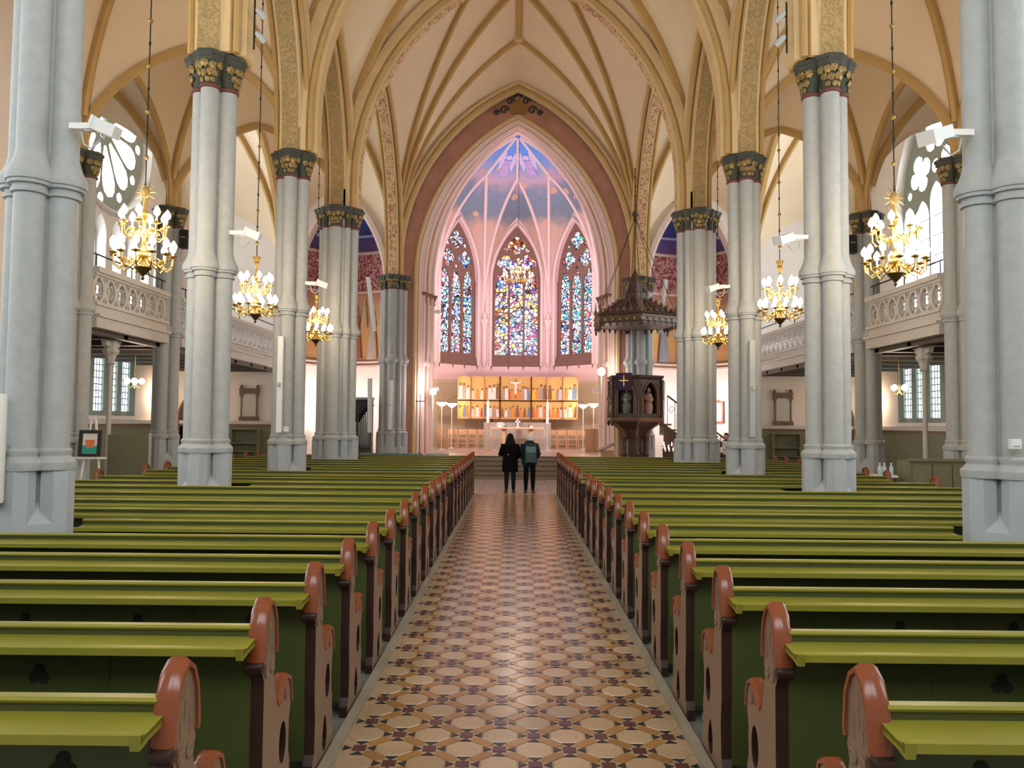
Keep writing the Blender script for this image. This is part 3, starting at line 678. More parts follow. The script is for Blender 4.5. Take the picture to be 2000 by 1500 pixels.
for sx in (-1, 1):
    gallery(sx, 15.80, 19.12, 'pale stone gallery front with pierced quatrefoils between two piers, %s' % SIDE[sx])
    gallery(sx, 19.88, 28.85, 'long pierced stone gallery front reaching the east wall, %s' % SIDE[sx])
    for y, q in ((17.5, 'short'), (24.2, 'long')):
        t = thing('iron_post', 'slim pale post with leafy bracket under the %s gallery, %s' % (q, SIDE[sx]), 'post', (sx * 9.05, y, 0))
        MB().lathe([(.11, 0), (.11, .25), (.065, .32), (.055, .4), (.05, 3.15)], n=12).build('shaft', 'gallery_stone', t, smooth=True)
        MB().lathe([(.075, 3.15), (.12, 3.18), (.08, 3.22), (.12, 3.36), (.18, 3.44), (.18, 3.50), (.15, 3.50), (.15, 3.70)], n=8).build('capital', 'gallery_stone', t)
        for s in (-1, 1):
            MB().plate([(0, 3.45), (.10 * s, 3.46), (.16 * s, 3.55), (.28 * s, 3.56), (.33 * s, 3.66), (.42 * s, 3.70), (0, 3.70)], [], lambda u, v, d: (d - .05, u, v), .10).build('bracket', 'gallery_stone', t)

# wainscot: green panelling with a brown rail on the east wall and the side walls
bn = 0
for sx, nm in ((-1, 'left'), (1, 'right')):
    for (x0, x1, y0, y1) in ((sx * (CX + 3.75), sx * (WX), 28.80, 28.90), (sx * (WX - .10), sx * (WX), 15.5, 28.8)):
        o = MB().box(*sorted((x0, x1)), y0, y1, 0, 1.72).build('baseboard_' + nm, 'wainscot'); struct(o)
        MB().box(*sorted((x0 - (sx * .02 if abs(x1 - x0) < .2 else 0), x1)), y0 - .03, y1, 1.72, 1.80).build('rail', mat('rail_brown', (.22, .12, .09), .6) if 'rail_brown' not in MATS else 'rail_brown', o)
        MB().box(*sorted((x0 - (sx * .05 if abs(x1 - x0) < .2 else 0), x1)), y0 - .06, y1, 1.80, 1.92).build('ledge', 'gallery_stone', o)
# sloping window sills under the low windows
for sx in (-1, 1):
    for u in (23.45,):
        wn += 1
        struct(MB().add([(sx * (WX + .35), u - 2.6, 2.2), (sx * (WX + .35), u + 2.6, 2.2), (sx * (WX - .02), u + 2.7, 1.93), (sx * (WX - .02), u - 2.7, 1.93)], [(0, 1, 2, 3)]).build('window_%d' % wn, 'gallery_stone'))

# ================================================================ floor tiles in the centre aisle
mat('tile_cream', (.44, .31, .185), .20, var=.10, scale=25, rnd=.14)
mat('tile_filler', (.40, .28, .17), .22, var=.06, scale=10)
mat('tile_ochre', (.33, .17, .055), .20, var=.10, scale=25, rnd=.12)
mat('tile_maroon', (.10, .035, .03), .20, var=.15, scale=20, rnd=.15)
mat('tile_black', (.025, .025, .025), .20, var=.15, scale=20)
mat('kerb', (.30, .27, .20), .5, var=.1)
CELL = .209; Y_T0 = 2.4; Y_T1 = 21.5; AIS = 1.045
af = struct(MB().box(-AIS, AIS, Y_T0 - .1, Y_T1, -.012, 0).build('floor', 'tile_filler'))
def prism(poly, h=.004, inset=.0012):
    n = len(poly); cx = sum(p[0] for p in poly) / n; cy = sum(p[1] for p in poly) / n
    top = [(cx + (x - cx) * (1 - inset / .05), cy + (y - cy) * (1 - inset / .05), h) for x, y in poly]
    return [(x, y, 0) for x, y in poly] + top, [tuple(n + i for i in range(n))] + [(i, (i + 1) % n, n + (i + 1) % n, n + i) for i in range(n)]
ap_ = .103; hl = ap_ * math.tan(PI / 8)
octo = [(ap_ / math.cos(PI / 8) * math.cos(PI / 8 + k * PI / 4), ap_ / math.cos(PI / 8) * math.sin(PI / 8 + k * PI / 4)) for k in range(8)]
hexa = []
for a, b in ((-.062, -.036), (.062, -.036), (.082, 0), (.062, .036), (-.062, .036), (-.082, 0)): hexa.append(((a - b) / math.sqrt(2), (a + b) / math.sqrt(2)))
hexb = [(-y, x) for x, y in hexa]
sq = [(-.040, -.040), (.040, -.040), (.040, .040), (-.040, .040)]
trs = [[(.047 * c, .047 * s), (.097 * c + .038 * s, .097 * s - .038 * c), (.097 * c - .038 * s, .097 * s + .038 * c)] for c, s in ((1, 0), (0, 1), (-1, 0), (0, -1))]
kinds = {'octagon_tile': [], 'ochre_tile': [], 'maroon_tile': [], 'black_tile': []}
rows = int((Y_T1 - Y_T0) / CELL)
for j in range(rows):
    for i in range(10):
        x = -AIS + CELL * (i + .5); y = Y_T0 + CELL * (j + .5)
        if (i + j) % 2 == 0: kinds['octagon_tile'].append((x, y, octo))
        else:
            kinds['maroon_tile'].append((x, y, sq))
            for t in trs: kinds['black_tile'].append((x, y, t))
        if i < 9 and j < rows - 1: kinds['ochre_tile'].append((x + CELL / 2, y + CELL / 2, hexb if (i + j) % 2 == 0 else hexa))
tm = {'octagon_tile': 'tile_cream', 'ochre_tile': 'tile_ochre', 'maroon_tile': 'tile_maroon', 'black_tile': 'tile_black'}
for kn, lst in kinds.items():
    lst.sort(key=lambda q: (q[1] < 4.3, q[1])); cache = {}
    for x, y, poly in lst[:300]:
        key = id(poly)
        if key not in cache: cache[key] = MB().add(*prism(poly)).mesh(kn, tm[kn])
        link(kn, cache[key], af, loc=(x, y, 0))
    rest = MB()
    for x, y, poly in lst[300:]:
        vs, fs = prism(poly); rest.add([(a + x, b + y, c) for a, b, c in vs], fs)
    stuff(rest.build(kn, tm[kn], af))
# plain grey-brown tile floor in front of the steps
mat('crossing_tile', (.44, .36, .33), .20, var=.06, scale=6, rnd=.06)
cfl = struct(MB().box(-8.2, 8.2, Y_T1, 27.0, -.012, 0).build('floor', 'tile_filler'))
tme = MB().add(*prism([(-.235, -.235), (.235, -.235), (.235, .235), (-.235, .235)], .004)).mesh('floor_tile', 'crossing_tile')
for j in range(11):
    for i in range(-7, 7): link('floor_tile', tme, cfl, loc=(.25 + i * .5, Y_T1 + .25 + .5 * j, 0))
for sx in (-1, 1):
    struct(MB().box(*sorted((sx * AIS, sx * (AIS + .06))), 1.5, Y_T1, -.012, .035).build('trim_%d' % (40 + sx), 'kerb'))
    struct(MB().box(*sorted((sx * (AIS + .06), sx * 8.5)), 1.5, Y_T1, -.012, 0).build('floor', mat('pew_floor', (.20, .22, .20), .5, var=.1) if 'pew_floor' not in MATS else 'pew_floor'))

# ================================================================ pews
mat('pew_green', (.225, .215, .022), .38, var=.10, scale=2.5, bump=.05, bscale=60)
mat('pew_green_shaded', (.050, .064, .013), .45, var=.15, scale=3)  # darker copy of the pew green, shade under the shelves painted in
mat('pew_brown', (.20, .125, .082), .35, var=.10, scale=6)
mat('pew_edge', (.036, .014, .010), .35, var=.15)
mat('pew_cap', (.22, .055, .020), .22, var=.12, scale=8)
mat('bench_grey', (.22, .27, .24), .4, var=.1)
EF = 1.115; ET = .055           # aisle face of the bench ends, thickness
END_PROF = [(-.02, 0), (-.02, .07), (.01, .12), (.02, .30), (.0, .45), (.0, .84), (-.02, .87), (-.035, .93), (-.03, 1.0), (-.005, 1.08), (.04, 1.145), (.095, 1.17), (.15, 1.145), (.195, 1.08), (.21, 1.0), (.215, .95), (.205, .93), (.215, .90), (.185, .86), (.175, .74), (.185, .70), (.21, .67), (.245, .665), (.275, .69), (.30, .735), (.345, .755), (.395, .735), (.42, .68), (.425, .58), (.40, .50), (.40, .36), (.425, .30), (.42, .16), (.45, .10), (.46, 0)]
def scallop(L): return [(y, z) for y, z in reversed(L)]
oval = [(.30 + .055 * math.cos(2 * PI * k / 14), .43 + .10 * math.sin(2 * PI * k / 14)) for k in range(14)]
tear = [(.25 + .05 * math.cos(2 * PI * k / 12) * (1 - .4 * math.sin(2 * PI * k / 12)), .15 + .10 * math.sin(2 * PI * k / 12)) for k in range(12)]
END_PROF = [(-.03 + (y + .035) * .74 if z > .85 else y, z - .035 if z > .6 else z) for y, z in END_PROF]
END_ME = MB().plate(END_PROF, [scallop(oval), scallop(tear)], lambda u, v, d: (d - ET / 2, u, v), ET).mesh('bench_end', 'pew_brown')
END_ME.materials.append(MATS['pew_edge'])
for p in END_ME.polygons:
    if abs(p.normal.x) < .5 and p.normal.y < -.3: p.material_index = 1
def strip(pts, w_, th, name, m, parent_me=None):
    mb = MB(); hw = w_ / 2
    prof = [(-hw, -.004), (-hw, th * .5), (-hw * .6, th), (hw * .6, th), (hw, th * .5), (hw, -.004)]
    return mb.sweep([(0, y, z) for y, z in pts], prof, (-1, 0, 0)).mesh(name, m, True)
CAP_ME = strip(END_PROF[7:17], .078, .022, 'end_cap', 'pew_cap')
ARM_ME = strip(END_PROF[21:29], .072, .02, 'arm_cap', 'pew_cap')
ROLL_ME = MB().lathe([(.022, -.038), (.030, -.034), (.030, .034), (.022, .038)], n=10).mesh('cap_roll', 'pew_edge', True)
ROS = MB().lathe([(.030, 0), (.030, .006), (.020, .010), (.008, .004)], n=8).mesh('carved_rosette', 'pew_brown', True)
FIN = MB().plate([(-.012, -.07), (.012, -.07), (.006, .0), (.02, .01), (0, .05), (-.02, .01), (-.006, 0)], [], lambda u, v, d: (d, u, v), .004).mesh('carved_leaf', 'pew_brown')
trefoil = foil(0, 0, .050, 3, 6, PI / 2, .5, .5)
trefoil = trefoil[:-6] + trefoil[-6:]
TREF = MB().plate(trefoil + [], [], lambda u, v, d: (u, -d, v), .004).mesh('trefoil_shade_plate', mat('hole_shade', (.008, .01, .006), .9))  # proud dark plate, paints the shade of a pierced trefoil
def pew_meshes(x0, x1, inner, gap=None):
    R = {}; sa, sb = x0 + .01, x1 - .01
    if inner > 0: sa -= ET - .02
    if inner < 0: sb += ET - .02
    R['backrest'] = MB().box(x0, x1, -.018, .018, .10, 1.038).mesh('backrest', 'pew_green_shaded')
    R['top_rail'] = MB().loft([[(x, -.026, 1.036), (x, -.032, 1.046), (x, -.02, 1.055), (x, .02, 1.055), (x, .03, 1.046), (x, .026, 1.036)] for x in (x0, x1)]).mesh('top_rail', 'pew_green')
    R['book_shelf'] = MB().loft([[(x, -.018, .992), (x, -.018, 1.008), (x, -.175, .990), (x, -.175, .976)] for x in (sa, sb)]).mesh('book_shelf', 'pew_green')
    R['shelf_lip'] = MB().loft([[(x, -.174, .970), (x, -.174, 1.0), (x, -.181, 1.004), (x, -.188, 1.0), (x, -.188, .970)] for x in (sa, sb)]).mesh('shelf_lip', 'pew_green')
    st = MB(); rl = MB()
    for a_, b_ in ([(x0, x1)] if gap is None else [(x0, gap[0]), (gap[1], x1)]):
        st.loft([[(x, .02, .42), (x, .02, .45), (x, .38, .475), (x, .405, .455), (x, .395, .435)] for x in (a_, b_)]); rl.box(a_, b_, .34, .37, .28, .42)
    R['seat'] = st.mesh('seat', 'bench_grey'); R['seat_rail'] = rl.mesh('seat_rail', 'pew_green_shaded')
    R['foot_rail'] = MB().box(x0, x1, -.30, -.22, .09, .13).mesh('foot_rail', 'bench_grey')
    return R
BRK = MB().plate([(-.188, .0), (-.195, .05), (-.175, .045), (-.13, .037), (-.02, .05), (-.02, .02), (-.13, .012), (-.16, .005)], [], lambda u, v, d: (d, u, v), .03).mesh('shelf_end', 'pew_green')
pcache = {}
rowsY = [2.6 + .9 * k for k in range(12)] + [14.1 + .875 * k for k in range(9)]
blocks = [0] * 12 + [1] * 9
def add_end(t, x, sx, first, fancy=True):
    e = link('bench_end', END_ME, t, loc=(x, 0, 0))
    link('end_cap', CAP_ME, e); link('arm_cap', ARM_ME, e)
    r = link('cap_roll', ROLL_ME, e, loc=(0, -.035, .880)); r.rotation_euler = (0, PI / 2, 0)
    if fancy:
        f = -sx * ET / 2
        for (y, z) in ((.03, .845), (.10, .845), (.345, .645)):
            q = link('carved_rosette', ROS, e, loc=(f, y, z)); q.rotation_euler = (0, -sx * PI / 2, 0)
        for (y, z, s_) in ((.065, 1.02, 1.0), (.03, .95, .7), (.105, .95, .7)): link('carved_leaf', FIN, e, loc=(f - (.002 if sx < 0 else .002), y, z), scale=(1, s_, s_))
    return e
nR = len(rowsY)
for sx in (-1, 1):
    for i, Yb in enumerate(rowsY):
        full = lambda f0, f1: any(Yb - f0 < cy + r_ and Yb + f1 > cy - r_ for cy, r_ in zip(CY, (.40, .40, .40, .40, .56)))
        hit = full(.31, .06); nip = (not hit) and full(.31, .47)
        spans = [(EF + ET, 6.60)] if not hit else [(EF + ET, CX - (.58 if i < 18 else .66)), (CX + (.41 if i < 18 else .57), 6.60)]
        for q, (a, b) in enumerate(spans):
            row = ordn[nR - 1 - i]
            lab = 'green church pew, %s, %s row back from the chancel steps' % (SIDE[sx], row)
            if q == 1: lab = 'short green pew beyond a column, %s, %s row from the chancel' % (SIDE[sx], row)
            t = thing('church_pew', lab, 'pew', (0, Yb, 0), 0, 'green church pews')
            x0, x1 = sorted((sx * a, sx * b)); key = (round(x0, 2), round(x1, 2), nip)
            if key not in pcache: pcache[key] = pew_meshes(x0, x1, 0 if q else sx, tuple(sorted((sx * (CX - .6), sx * (CX + .6)))) if nip else None)
            for nm, me in pcache[key].items(): link(nm, me, t)
            if q == 0:
                add_end(t, sx * (EF + ET / 2), sx, True)
                link('shelf_end', BRK, t, loc=(sx * (EF + .045) - .015, -.005, .955))
            if not hit or q == 1: add_end(t, sx * (6.60 + ET / 2), -sx, False, fancy=False)
            if i < 5 and q == 0:      # board joints, and dark plates painting trefoil hole shade, on the nearest backs
                x = a + .30; k = 0
                while x < b - .2:
                    MBx = link('trefoil_shade_plate', TREF, t, loc=(sx * x, -.0185, .835)); x += .62
                if 'SEAM' not in globals(): SEAM = MB().box(-.004, .004, -.021, -.017, .10, .97).mesh('board_joint', 'pew_green_shaded')
                x = a + .62
                while x < b - .1: link('board_joint', SEAM, t, loc=(sx * x, 0, 0)); x += .62
    # tall panelled front of the forward block
    t = thing('pew_front', 'dark brown panelled front screen standing before the forward pew block, %s' % SIDE[sx], 'screen', (0, 13.55, 0))
    x0, x1 = sorted((sx * EF, sx * (CX - .5))); MB().box(x0, x1, -.03, .03, 0, .92).build('panel', 'pew_edge', t)
    MB().box(x0, x1, -.06, .06, .92, .97).build('top_rail', 'pew_green', t)
    for k in range(5):
        xx = sx * (EF + .05 + k * .65); MB().box(*sorted((xx, xx + sx * .08)), -.045, .045, 0, .92).build('stile', 'pew_edge', t)

# ================================================================ furnishings: helpers and materials
mat('brass', (.60, .40, .12), .25, metal=.9, var=.15, scale=20)
mat('brass_dark', (.16, .11, .04), .35, metal=.8)
mat('candle_white', (.85, .82, .78), .5, var=.03)
emat('bulb', (1.0, .90, .76), 16.0)
emat('flame', (1.0, .62, .55), 7.0)
mat('white_paint', (.80, .80, .78), .4, var=.03)
mat('grey_paint', (.46, .48, .46), .45, var=.04)
mat('black_paint', (.012, .012, .014), .45)
mat('pale_wood', (.62, .36, .17), .4, var=.12, scale=9)
mat('light_oak', (.50, .31, .15), .4, var=.12, scale=9)
mat('walnut', (.085, .05, .035), .45, var=.25, scale=12)
mat('walnut_light', (.20, .12, .075), .5, var=.2, scale=12)
mat('cloth_white', (.88, .86, .84), .8, var=.03)
mat('cloth_purple', (.055, .018, .085), .8, var=.2)
mat('teal_cloth', (.025, .15, .15), .6, var=.2)
mat('steel_pipe', (.62, .66, .70), .25, metal=.8, var=.05)
mat('statue_stone', (.16, .18, .15), .7, var=.2)
mat('statue_paint', (.42, .25, .20), .7, var=.2)
mat('gold_leaf', (.56, .33, .085), .45, metal=.25, var=.12, scale=4)
mat('gold_frame', (.58, .31, .10), .45, metal=.1, var=.1)
mat('skin', (.62, .40, .31), .5, var=.05)
for nm, c in (('robe_white', (.80, .74, .66)), ('robe_red', (.52, .10, .05)), ('robe_blue', (.16, .24, .38)), ('robe_orange', (.70, .26, .05)), ('robe_green', (.18, .26, .16)), ('robe_grey', (.38, .30, .28)), ('robe_yellow', (.75, .50, .06)), ('robe_brown', (.25, .12, .06))): mat(nm, c, .7, var=.12, scale=15)

def spin(n, f):
    for k in range(n): f(k, 2 * PI * k / n)

# ================================================================ chandeliers
def chandelier_parts(t, z_low, z_up, n_low, n_up, r_low, r_up, chain_top, sun):
    """local origin = bottom finial"""
    st = MB().lathe([(.005, 0), (.02, .02), (.012, .05), (.05, .09), (.10, .15), (.095, .17), (.03, .19), (.03, .22), (.075, .26), (.085, .30), (.06, .36), (.025, .40), (.02, .50), (.045, .55), (.02, .60), (.02, .72), (.04, .76), (.05, .80), (.02, .86), (.014, 1.0)], n=14).build('stem', 'brass', t, smooth=True)
    MB().lathe([(.006, -.001), (.022, .02), (.014, .05), (.053, .09), (.104, .15)], n=14).build('bottom_bowl', 'brass_dark', st, smooth=True)
    for (n, r, z, rise, hub) in ((n_low, r_low, z_low, .0, .28), (n_up, r_up, z_up, .0, .60)):
        if n == 0: continue
        pts = [(.03, 0, hub), (.10, 0, hub - .05), (.55 * r, 0, hub - .10), (.80 * r, 0, z - .20), (.97 * r, 0, z - .15), (r, 0, z - .05)]
        arm = MB().tube(pts, .010, 6).mesh('arm', 'brass', True)
        scr = MB().tube([(.6 * r + .05 * math.cos(a * .55) * (1 - a / 16), 0, z - .13 + .05 * math.sin(a * .55) * (1 - a / 16)) for a in range(13)], .007, 5).mesh('arm_scroll', 'brass', True)
        pan = MB().lathe([(.01, -.02), (.045, -.005), (.05, .008), (.016, .008), (.016, .03)], (r, 0, z - .04), 10).mesh('drip_pan', 'brass', True)
        cdl = MB().lathe([(.011, 0), (.011, .075)], (r, 0, z - .03), 8).mesh('candle', 'candle_white', True)
        blb = MB().lathe([(.010, 0), (.034, .022), (.040, .050), (.028, .085), (.004, .12)], (r, 0, z + .04), 8).mesh('bulb', 'bulb', True)
        for k in range(n):
            a = 2 * PI * k / n + .2
            o = link('arm', arm, t, rz=a)
            link('arm_scroll', scr, o); link('drip_pan', pan, o); link('candle', cdl, o); link('bulb', blb, o)
    if sun:
        s = MB().lathe([(.0015, -.02), (.055, -.015), (.06, 0), (.055, .015), (.0015, .02)], n=14).build('sun_disc', 'gilt', t, loc=(0, 0, 1.06), scale=(1, 1, 1)); s.rotation_euler = (PI / 2, 0, 0); s.scale = (.85, 1.25, 1)
        ray = MB().loft([[(.07, -.008, 0), (.07, .008, 0), (.07, 0, .006)], [(.15, -.001, 0), (.15, .001, 0), (.15, 0, .001)]]).mesh('ray', 'gilt')
        for k in range(14): o = link('ray', ray, s, rz=2 * PI * k / 14)
        top = 1.16
    else:
        MB().lathe([(.03, .98), (.045, 1.03), (.035, 1.06), (.075, 1.14), (.05, 1.14), (.03, 1.08), (.01, 1.08)], n=8).build('crown', 'brass', t); top = 1.06
    c = MB().tube([(0, 0, top - .06), (0, 0, chain_top)], .008, 6).build('chain_rod', 'iron', t)
    bead = MB().sphere((0, 0, 0), .030, n=8, m=6).mesh('chain_ball', 'gilt', True); small = MB().sphere((0, 0, 0), .017, .017, .03, n=6, m=5).mesh('chain_link', 'iron', True)
    z = top + .32; k = 0
    while z < chain_top - .1: link('chain_ball' if k % 2 == 0 else 'chain_link', bead if k % 2 == 0 else small, c, loc=(0, 0, z)); z += .28; k += 1
for sx in (-1, 1):
    for i, y in enumerate((9.29, 13.36, 17.45)):
        t = thing('chandelier', 'gilt two-tier %schandelier hanging under the %s arcade, %s from the chancel' % ('sunburst-topped ' if i == 0 else '', SIDE[sx], ordn[2 - i]), 'chandelier', (sx * 4.47, y, 3.60), .3 * i, 'gilt arcade chandeliers')
        chandelier_parts(t, .33, .70, 12, 8, .335, .255, 7.45, i == 0)
        l = light('POINT', 'chandelier_light', (sx * 4.47, y, 4.35), 62, (1.0, .70, .40), .28)
t = thing('chancel_chandelier', 'crystal ring chandelier of lit candles hanging in the chancel', 'chandelier', (.06, 33.2, 7.75))
chandelier_parts(t, .38, .72, 14, 6, .62, .32, 6.6, False)
light('POINT', 'chancel_chandelier_light', (.06, 33.2, 8.6), 45, (1.0, .80, .72), .35)
# pendant lamps under the galleries
for sx in (-1, 1):
    t = thing('pendant_lamp', 'brass pendant with glowing globes under the %s gallery' % SIDE[sx], 'lamp', (sx * 10.05, 20.7, 2.75))
    MB().tube([(0, 0, .25), (0, 0, 1.235)], .012, 6).build('rod', 'brass', t); MB().lathe([(.01, .05), (.04, .1), (.02, .2), (.03, .28), (.01, .32)], n=8).build('hub', 'brass', t, smooth=True)
    for k in range(4):
        a = k * PI / 2 + .4; o = MB().tube([(0, 0, .14), (.08, 0, .02), (.16, 0, .04), (.17, 0, .12)], .009, 5).build('arm', 'brass', t, rz=a)
        MB().sphere((.17, 0, .2), .075, n=10, m=7).build('globe', 'bulb', o, smooth=True)
    light('POINT', 'pendant_light', (sx * 10.05, 20.7, 2.6), 30, (1, .82, .62), .15)
    t = thing('wall_sconce', 'glowing wall sconce beside the low window, %s' % SIDE[sx], 'lamp', (sx * (WX - .02), 27.3, 2.7))
    MB().box(*sorted((0, -sx * .05)), -.06, .06, -.1, .1).build('back_plate', 'brass', t); MB().sphere((-sx * .14, 0, .05), .09, n=10, m=7).build('globe', 'bulb', t, smooth=True)
    light('POINT', 'sconce_light', (sx * (WX - .4), 27.3, 2.75), 25, (1, .72, .45), .1)

# ================================================================ fittings on the columns
for sx in (-1, 1):
    for i, y in enumerate((CY[1], CY[2], CY[3])):
        t = thing('floodlight', 'white box floodlight on a wall bracket, %s column %s from the chancel steps' % (SIDE[sx], ordn[3 - i]), 'floodlight', (sx * (CX - .37), y - .12, 4.55 + .05))
        s = -sx
        MB().box(*sorted((-s * .04, s * .16)), -.07, .0, .0, .055).build('wall_plate', 'white_paint', t)
        MB().box(*sorted((s * .10, s * .22)), -.06, -.02, -.02, .02).build('arm', 'grey_paint', t)
        h = MB().box(-.10, .10, -.10, .10, -.055, .055).box(-.12, -.095, -.11, .11, -.065, .065).build('housing', 'white_paint', t, loc=(s * .30, -.06, .0)); h.rotation_euler = (.15, s * .35, .2)
        MB().tube([(s * .06, -.03, -.02), (s * .08, -.03, -.13), (s * .16, -.04, -.18), (s * .25, -.05, -.09)], .010, 6).build('cable', 'grey_paint', t, smooth=True)
    t = thing('spotlight_pair', 'two grey spotlights clamped to a rod above a capital, %s' % SIDE[sx], 'spotlights', (sx * 3.86, CY[2] - .15, 7.32))
    MB().tube([(0, 0, 0), (0, 0, .75)], .014, 6).build('rod', 'iron', t)
    for z in (.17, .52):
        o = MB().lathe([(.045, -.09), (.05, .02), (.035, .07), (.012, .09)], n=10).build('spot_head', 'grey_paint', t, smooth=True, loc=(-sx * .10, -.03, z)); o.rotation_euler = (.9, 0, sx * .9)
        MB().tube([(0, 0, z + .02), (-sx * .09, -.02, z + .01)], .012, 5).build('clamp', 'iron', t)
    # column loudspeakers: long slim boxes
    def slim(label, p0, p1, r=.045, m='white_paint'):
        t = thing('column_loudspeaker', label, 'loudspeaker', p0)
        d = Vector(p1) - Vector(p0); q = d.to_track_quat('Z', 'Y').to_euler(); L = d.length
        o = MB().loft([[(r * x, r * yy, z) for x, yy in ((-1, -.6), (-.6, -1), (.6, -1), (1, -.6), (1, 1), (-1, 1))] for z in (0, L)]).build('case', m, t); o.rotation_euler = q
        o2 = MB().box(-r * .55, r * .55, -r * 1.06, -r * .9, .03, L - .03).build('grille', 'grey_paint', o)
        MB().box(-.02, .02, r * .9, r * 2.4, L * .5 - .03, L * .5 + .03).build('mount', 'grey_paint', o)
    slim('slim %s loudspeaker upright on the third column from the chancel steps, %s' % ('white' if sx < 0 else 'grey', SIDE[sx]), (sx * (4.50 if sx < 0 else 4.47), CY[3] - .42, 1.72), (sx * (4.50 if sx < 0 else 4.47), CY[3] - .42, 3.55), .05, 'white_paint' if sx < 0 else 'grey_paint')
    slim('slim white loudspeaker standing beside the chancel pier, %s' % SIDE[sx], (sx * 5.13, 27.75, 1.55), (sx * (5.18 if sx > 0 else 5.15), 27.75, 3.45), .07)
    slim('slim white loudspeaker leaning high beside the chancel pier, %s' % SIDE[sx], (sx * 5.05, 27.9, 5.15), (sx * 5.28, 27.7, 7.05), .06)
    t = thing('wall_loudspeaker', 'small black loudspeaker high on the gallery pier, %s' % SIDE[sx], 'loudspeaker', (sx * (AX - .42), CY[4] - .1, 6.2))
    MB().box(-.10, .10, -.1, .1, 0, .45).build('case', 'black_paint', t); MB().lathe([(.06, 0), (.07, .01), (.02, .02)], n=10).build('cone', 'grey_paint', t, loc=(0, -.11, .25)); MB().box(-.03, .13 if sx > 0 else .03, .0, .06, .2, .26).build('bracket', 'iron', t)
slim('slim white loudspeaker upright on the chancel pier, organ side', (-4.45, 27.95, 1.65), (-4.45, 27.95, 3.40), .06)
t = thing('pillar_loudspeaker', 'white rounded column loudspeaker low on the back column, organ side', 'loudspeaker', (-4.52, CY[1] - .46, 1.22))
MB().lathe([(.085, 0), (.09, .02), (.09, .92), (.085, .94)], n=14).build('case', 'white_paint', t, smooth=True); MB().box(-.03, .03, .06, .16, .4, .5).build('mount', 'grey_paint', t)
t = thing('thermostat_box', 'small white plastic box on the back column, pulpit side', 'box', (4.30, CY[1] - .405, 1.76)); MB().box(-.045, .045, -.02, .02, 0, .085).build('cover', 'white_paint', t); MB().box(-.03, .03, -.026, -.019, .02, .03).build('slot', 'grey_paint', t)
t = thing('notice_card', 'small white notice card on the third column from the steps, organ side', 'card', (-4.38, CY[3] - .40, 1.74)); MB().box(-.05, .05, -.004, .004, 0, .09).build('sheet', 'white_paint', t); MB().box(-.035, .035, -.006, -.003, .05, .06).build('print_line', 'grey_paint', t)

# ================================================================ walls of the transepts
for sx in (-1, 1):
    x = sx * 9.75
    t = thing('memorial_tablet', 'carved brown framed memorial tablet on the east wall, %s' % SIDE[sx], 'tablet', (x, 28.86, 1.93))
    MB().box(-.24, .24, -.03, .0, .15, 1.12).build('panel', 'gallery_stone', t); MB().box(-.36, .36, -.10, 0, 0, .14).build('base_ledge', 'walnut_light', t)
    for s in (-1, 1):
        MB().lathe([(.045, .14), (.03, .18), (.03, .85), (.05, .9), (.05, .95)], (s * .29, -.04, 0), 8).build('colonnette', 'walnut_light', t); MB().lathe([(.03, 1.18), (.06, 1.22), (.05, 1.29), (.02, 1.31)], (s * .30, -.04, 0), 8).build('finial', 'walnut_light', t)
    MB().plate([(-.36, .92), (-.24, .92), (-.20, 1.0), (-.10, .98), (-.05, 1.03), (0, .97), (.05, 1.03), (.10, .98), (.20, 1.0), (.24, .92), (.36, .92), (.36, 1.12), (.40, 1.18), (-.40, 1.18), (-.36, 1.12)], [], lambda u, v, d: (u, -.08 + d, v), .08).build('pediment', 'walnut_light', t)
    t = thing('hymn_bookcase', 'dark green open bookcase under the memorial tablet, %s' % SIDE[sx], 'bookcase', (x, 28.58, 0))
    MB().box(-.48, .48, .15, .2, 0, 1.62).build('back', 'wainscot', t)
    for s in (-1, 1): MB().box(s * .48 - .02, s * .48 + .02, -.2, .2, 0, 1.62).build('side', 'wainscot', t)
    for z in (.1, .45, .8, 1.1, 1.60): MB().box(-.46, .46, -.19, .15, z, z + .03).build('shelf', 'wainscot', t)
    struct(MB().plate(lancet(0, 0, 2.1, .52, .75), [], lambda u, v, d, sx=sx: (sx * 11.75 + u, 28.86 - d, v), .06).build('door_%d' % (1 if sx < 0 else 2), 'walnut'))
    dd = C.objects[-1]; MB().tube([(sx * 11.75 + u, 28.78, v) for u, v in lancet(0, 0, 2.1, .55, .8)], .05, 6).build('door_frame', 'walnut_light', dd, smooth=True); MB().lathe([(.02, 0), (.03, .03), (.01, .05)], n=8).build('door_handle', 'brass', dd, loc=(sx * 11.4, 28.80, 1.05))
th = math.radians(40)
t = thing('picture_frame', 'framed print with white mount in a brown wood frame on chapel wall', 'picture', (6.45 + 1.68 * math.cos(th), 29.2 + 1.58 * math.sin(th), 2.0), th - PI / 2)
MB().plate(rect(-.27, .27, 0, .82), [rect(-.21, .21, .06, .76)], lambda u, v, d: (u, -d, v), .05).build('frame', mat('frame_brown', (.30, .10, .05), .4), t); MB().box(-.22, .22, -.02, 0, .05, .77).build('mount', 'white_paint', t); MB().box(-.11, .11, -.025, -.018, .28, .66).build('print', mat('print_grey', (.42, .42, .46), .7, var=.3, scale=30), t); MB().sphere((0, -.02, .86), .035, n=8, m=5).build('hook', 'brass', t)

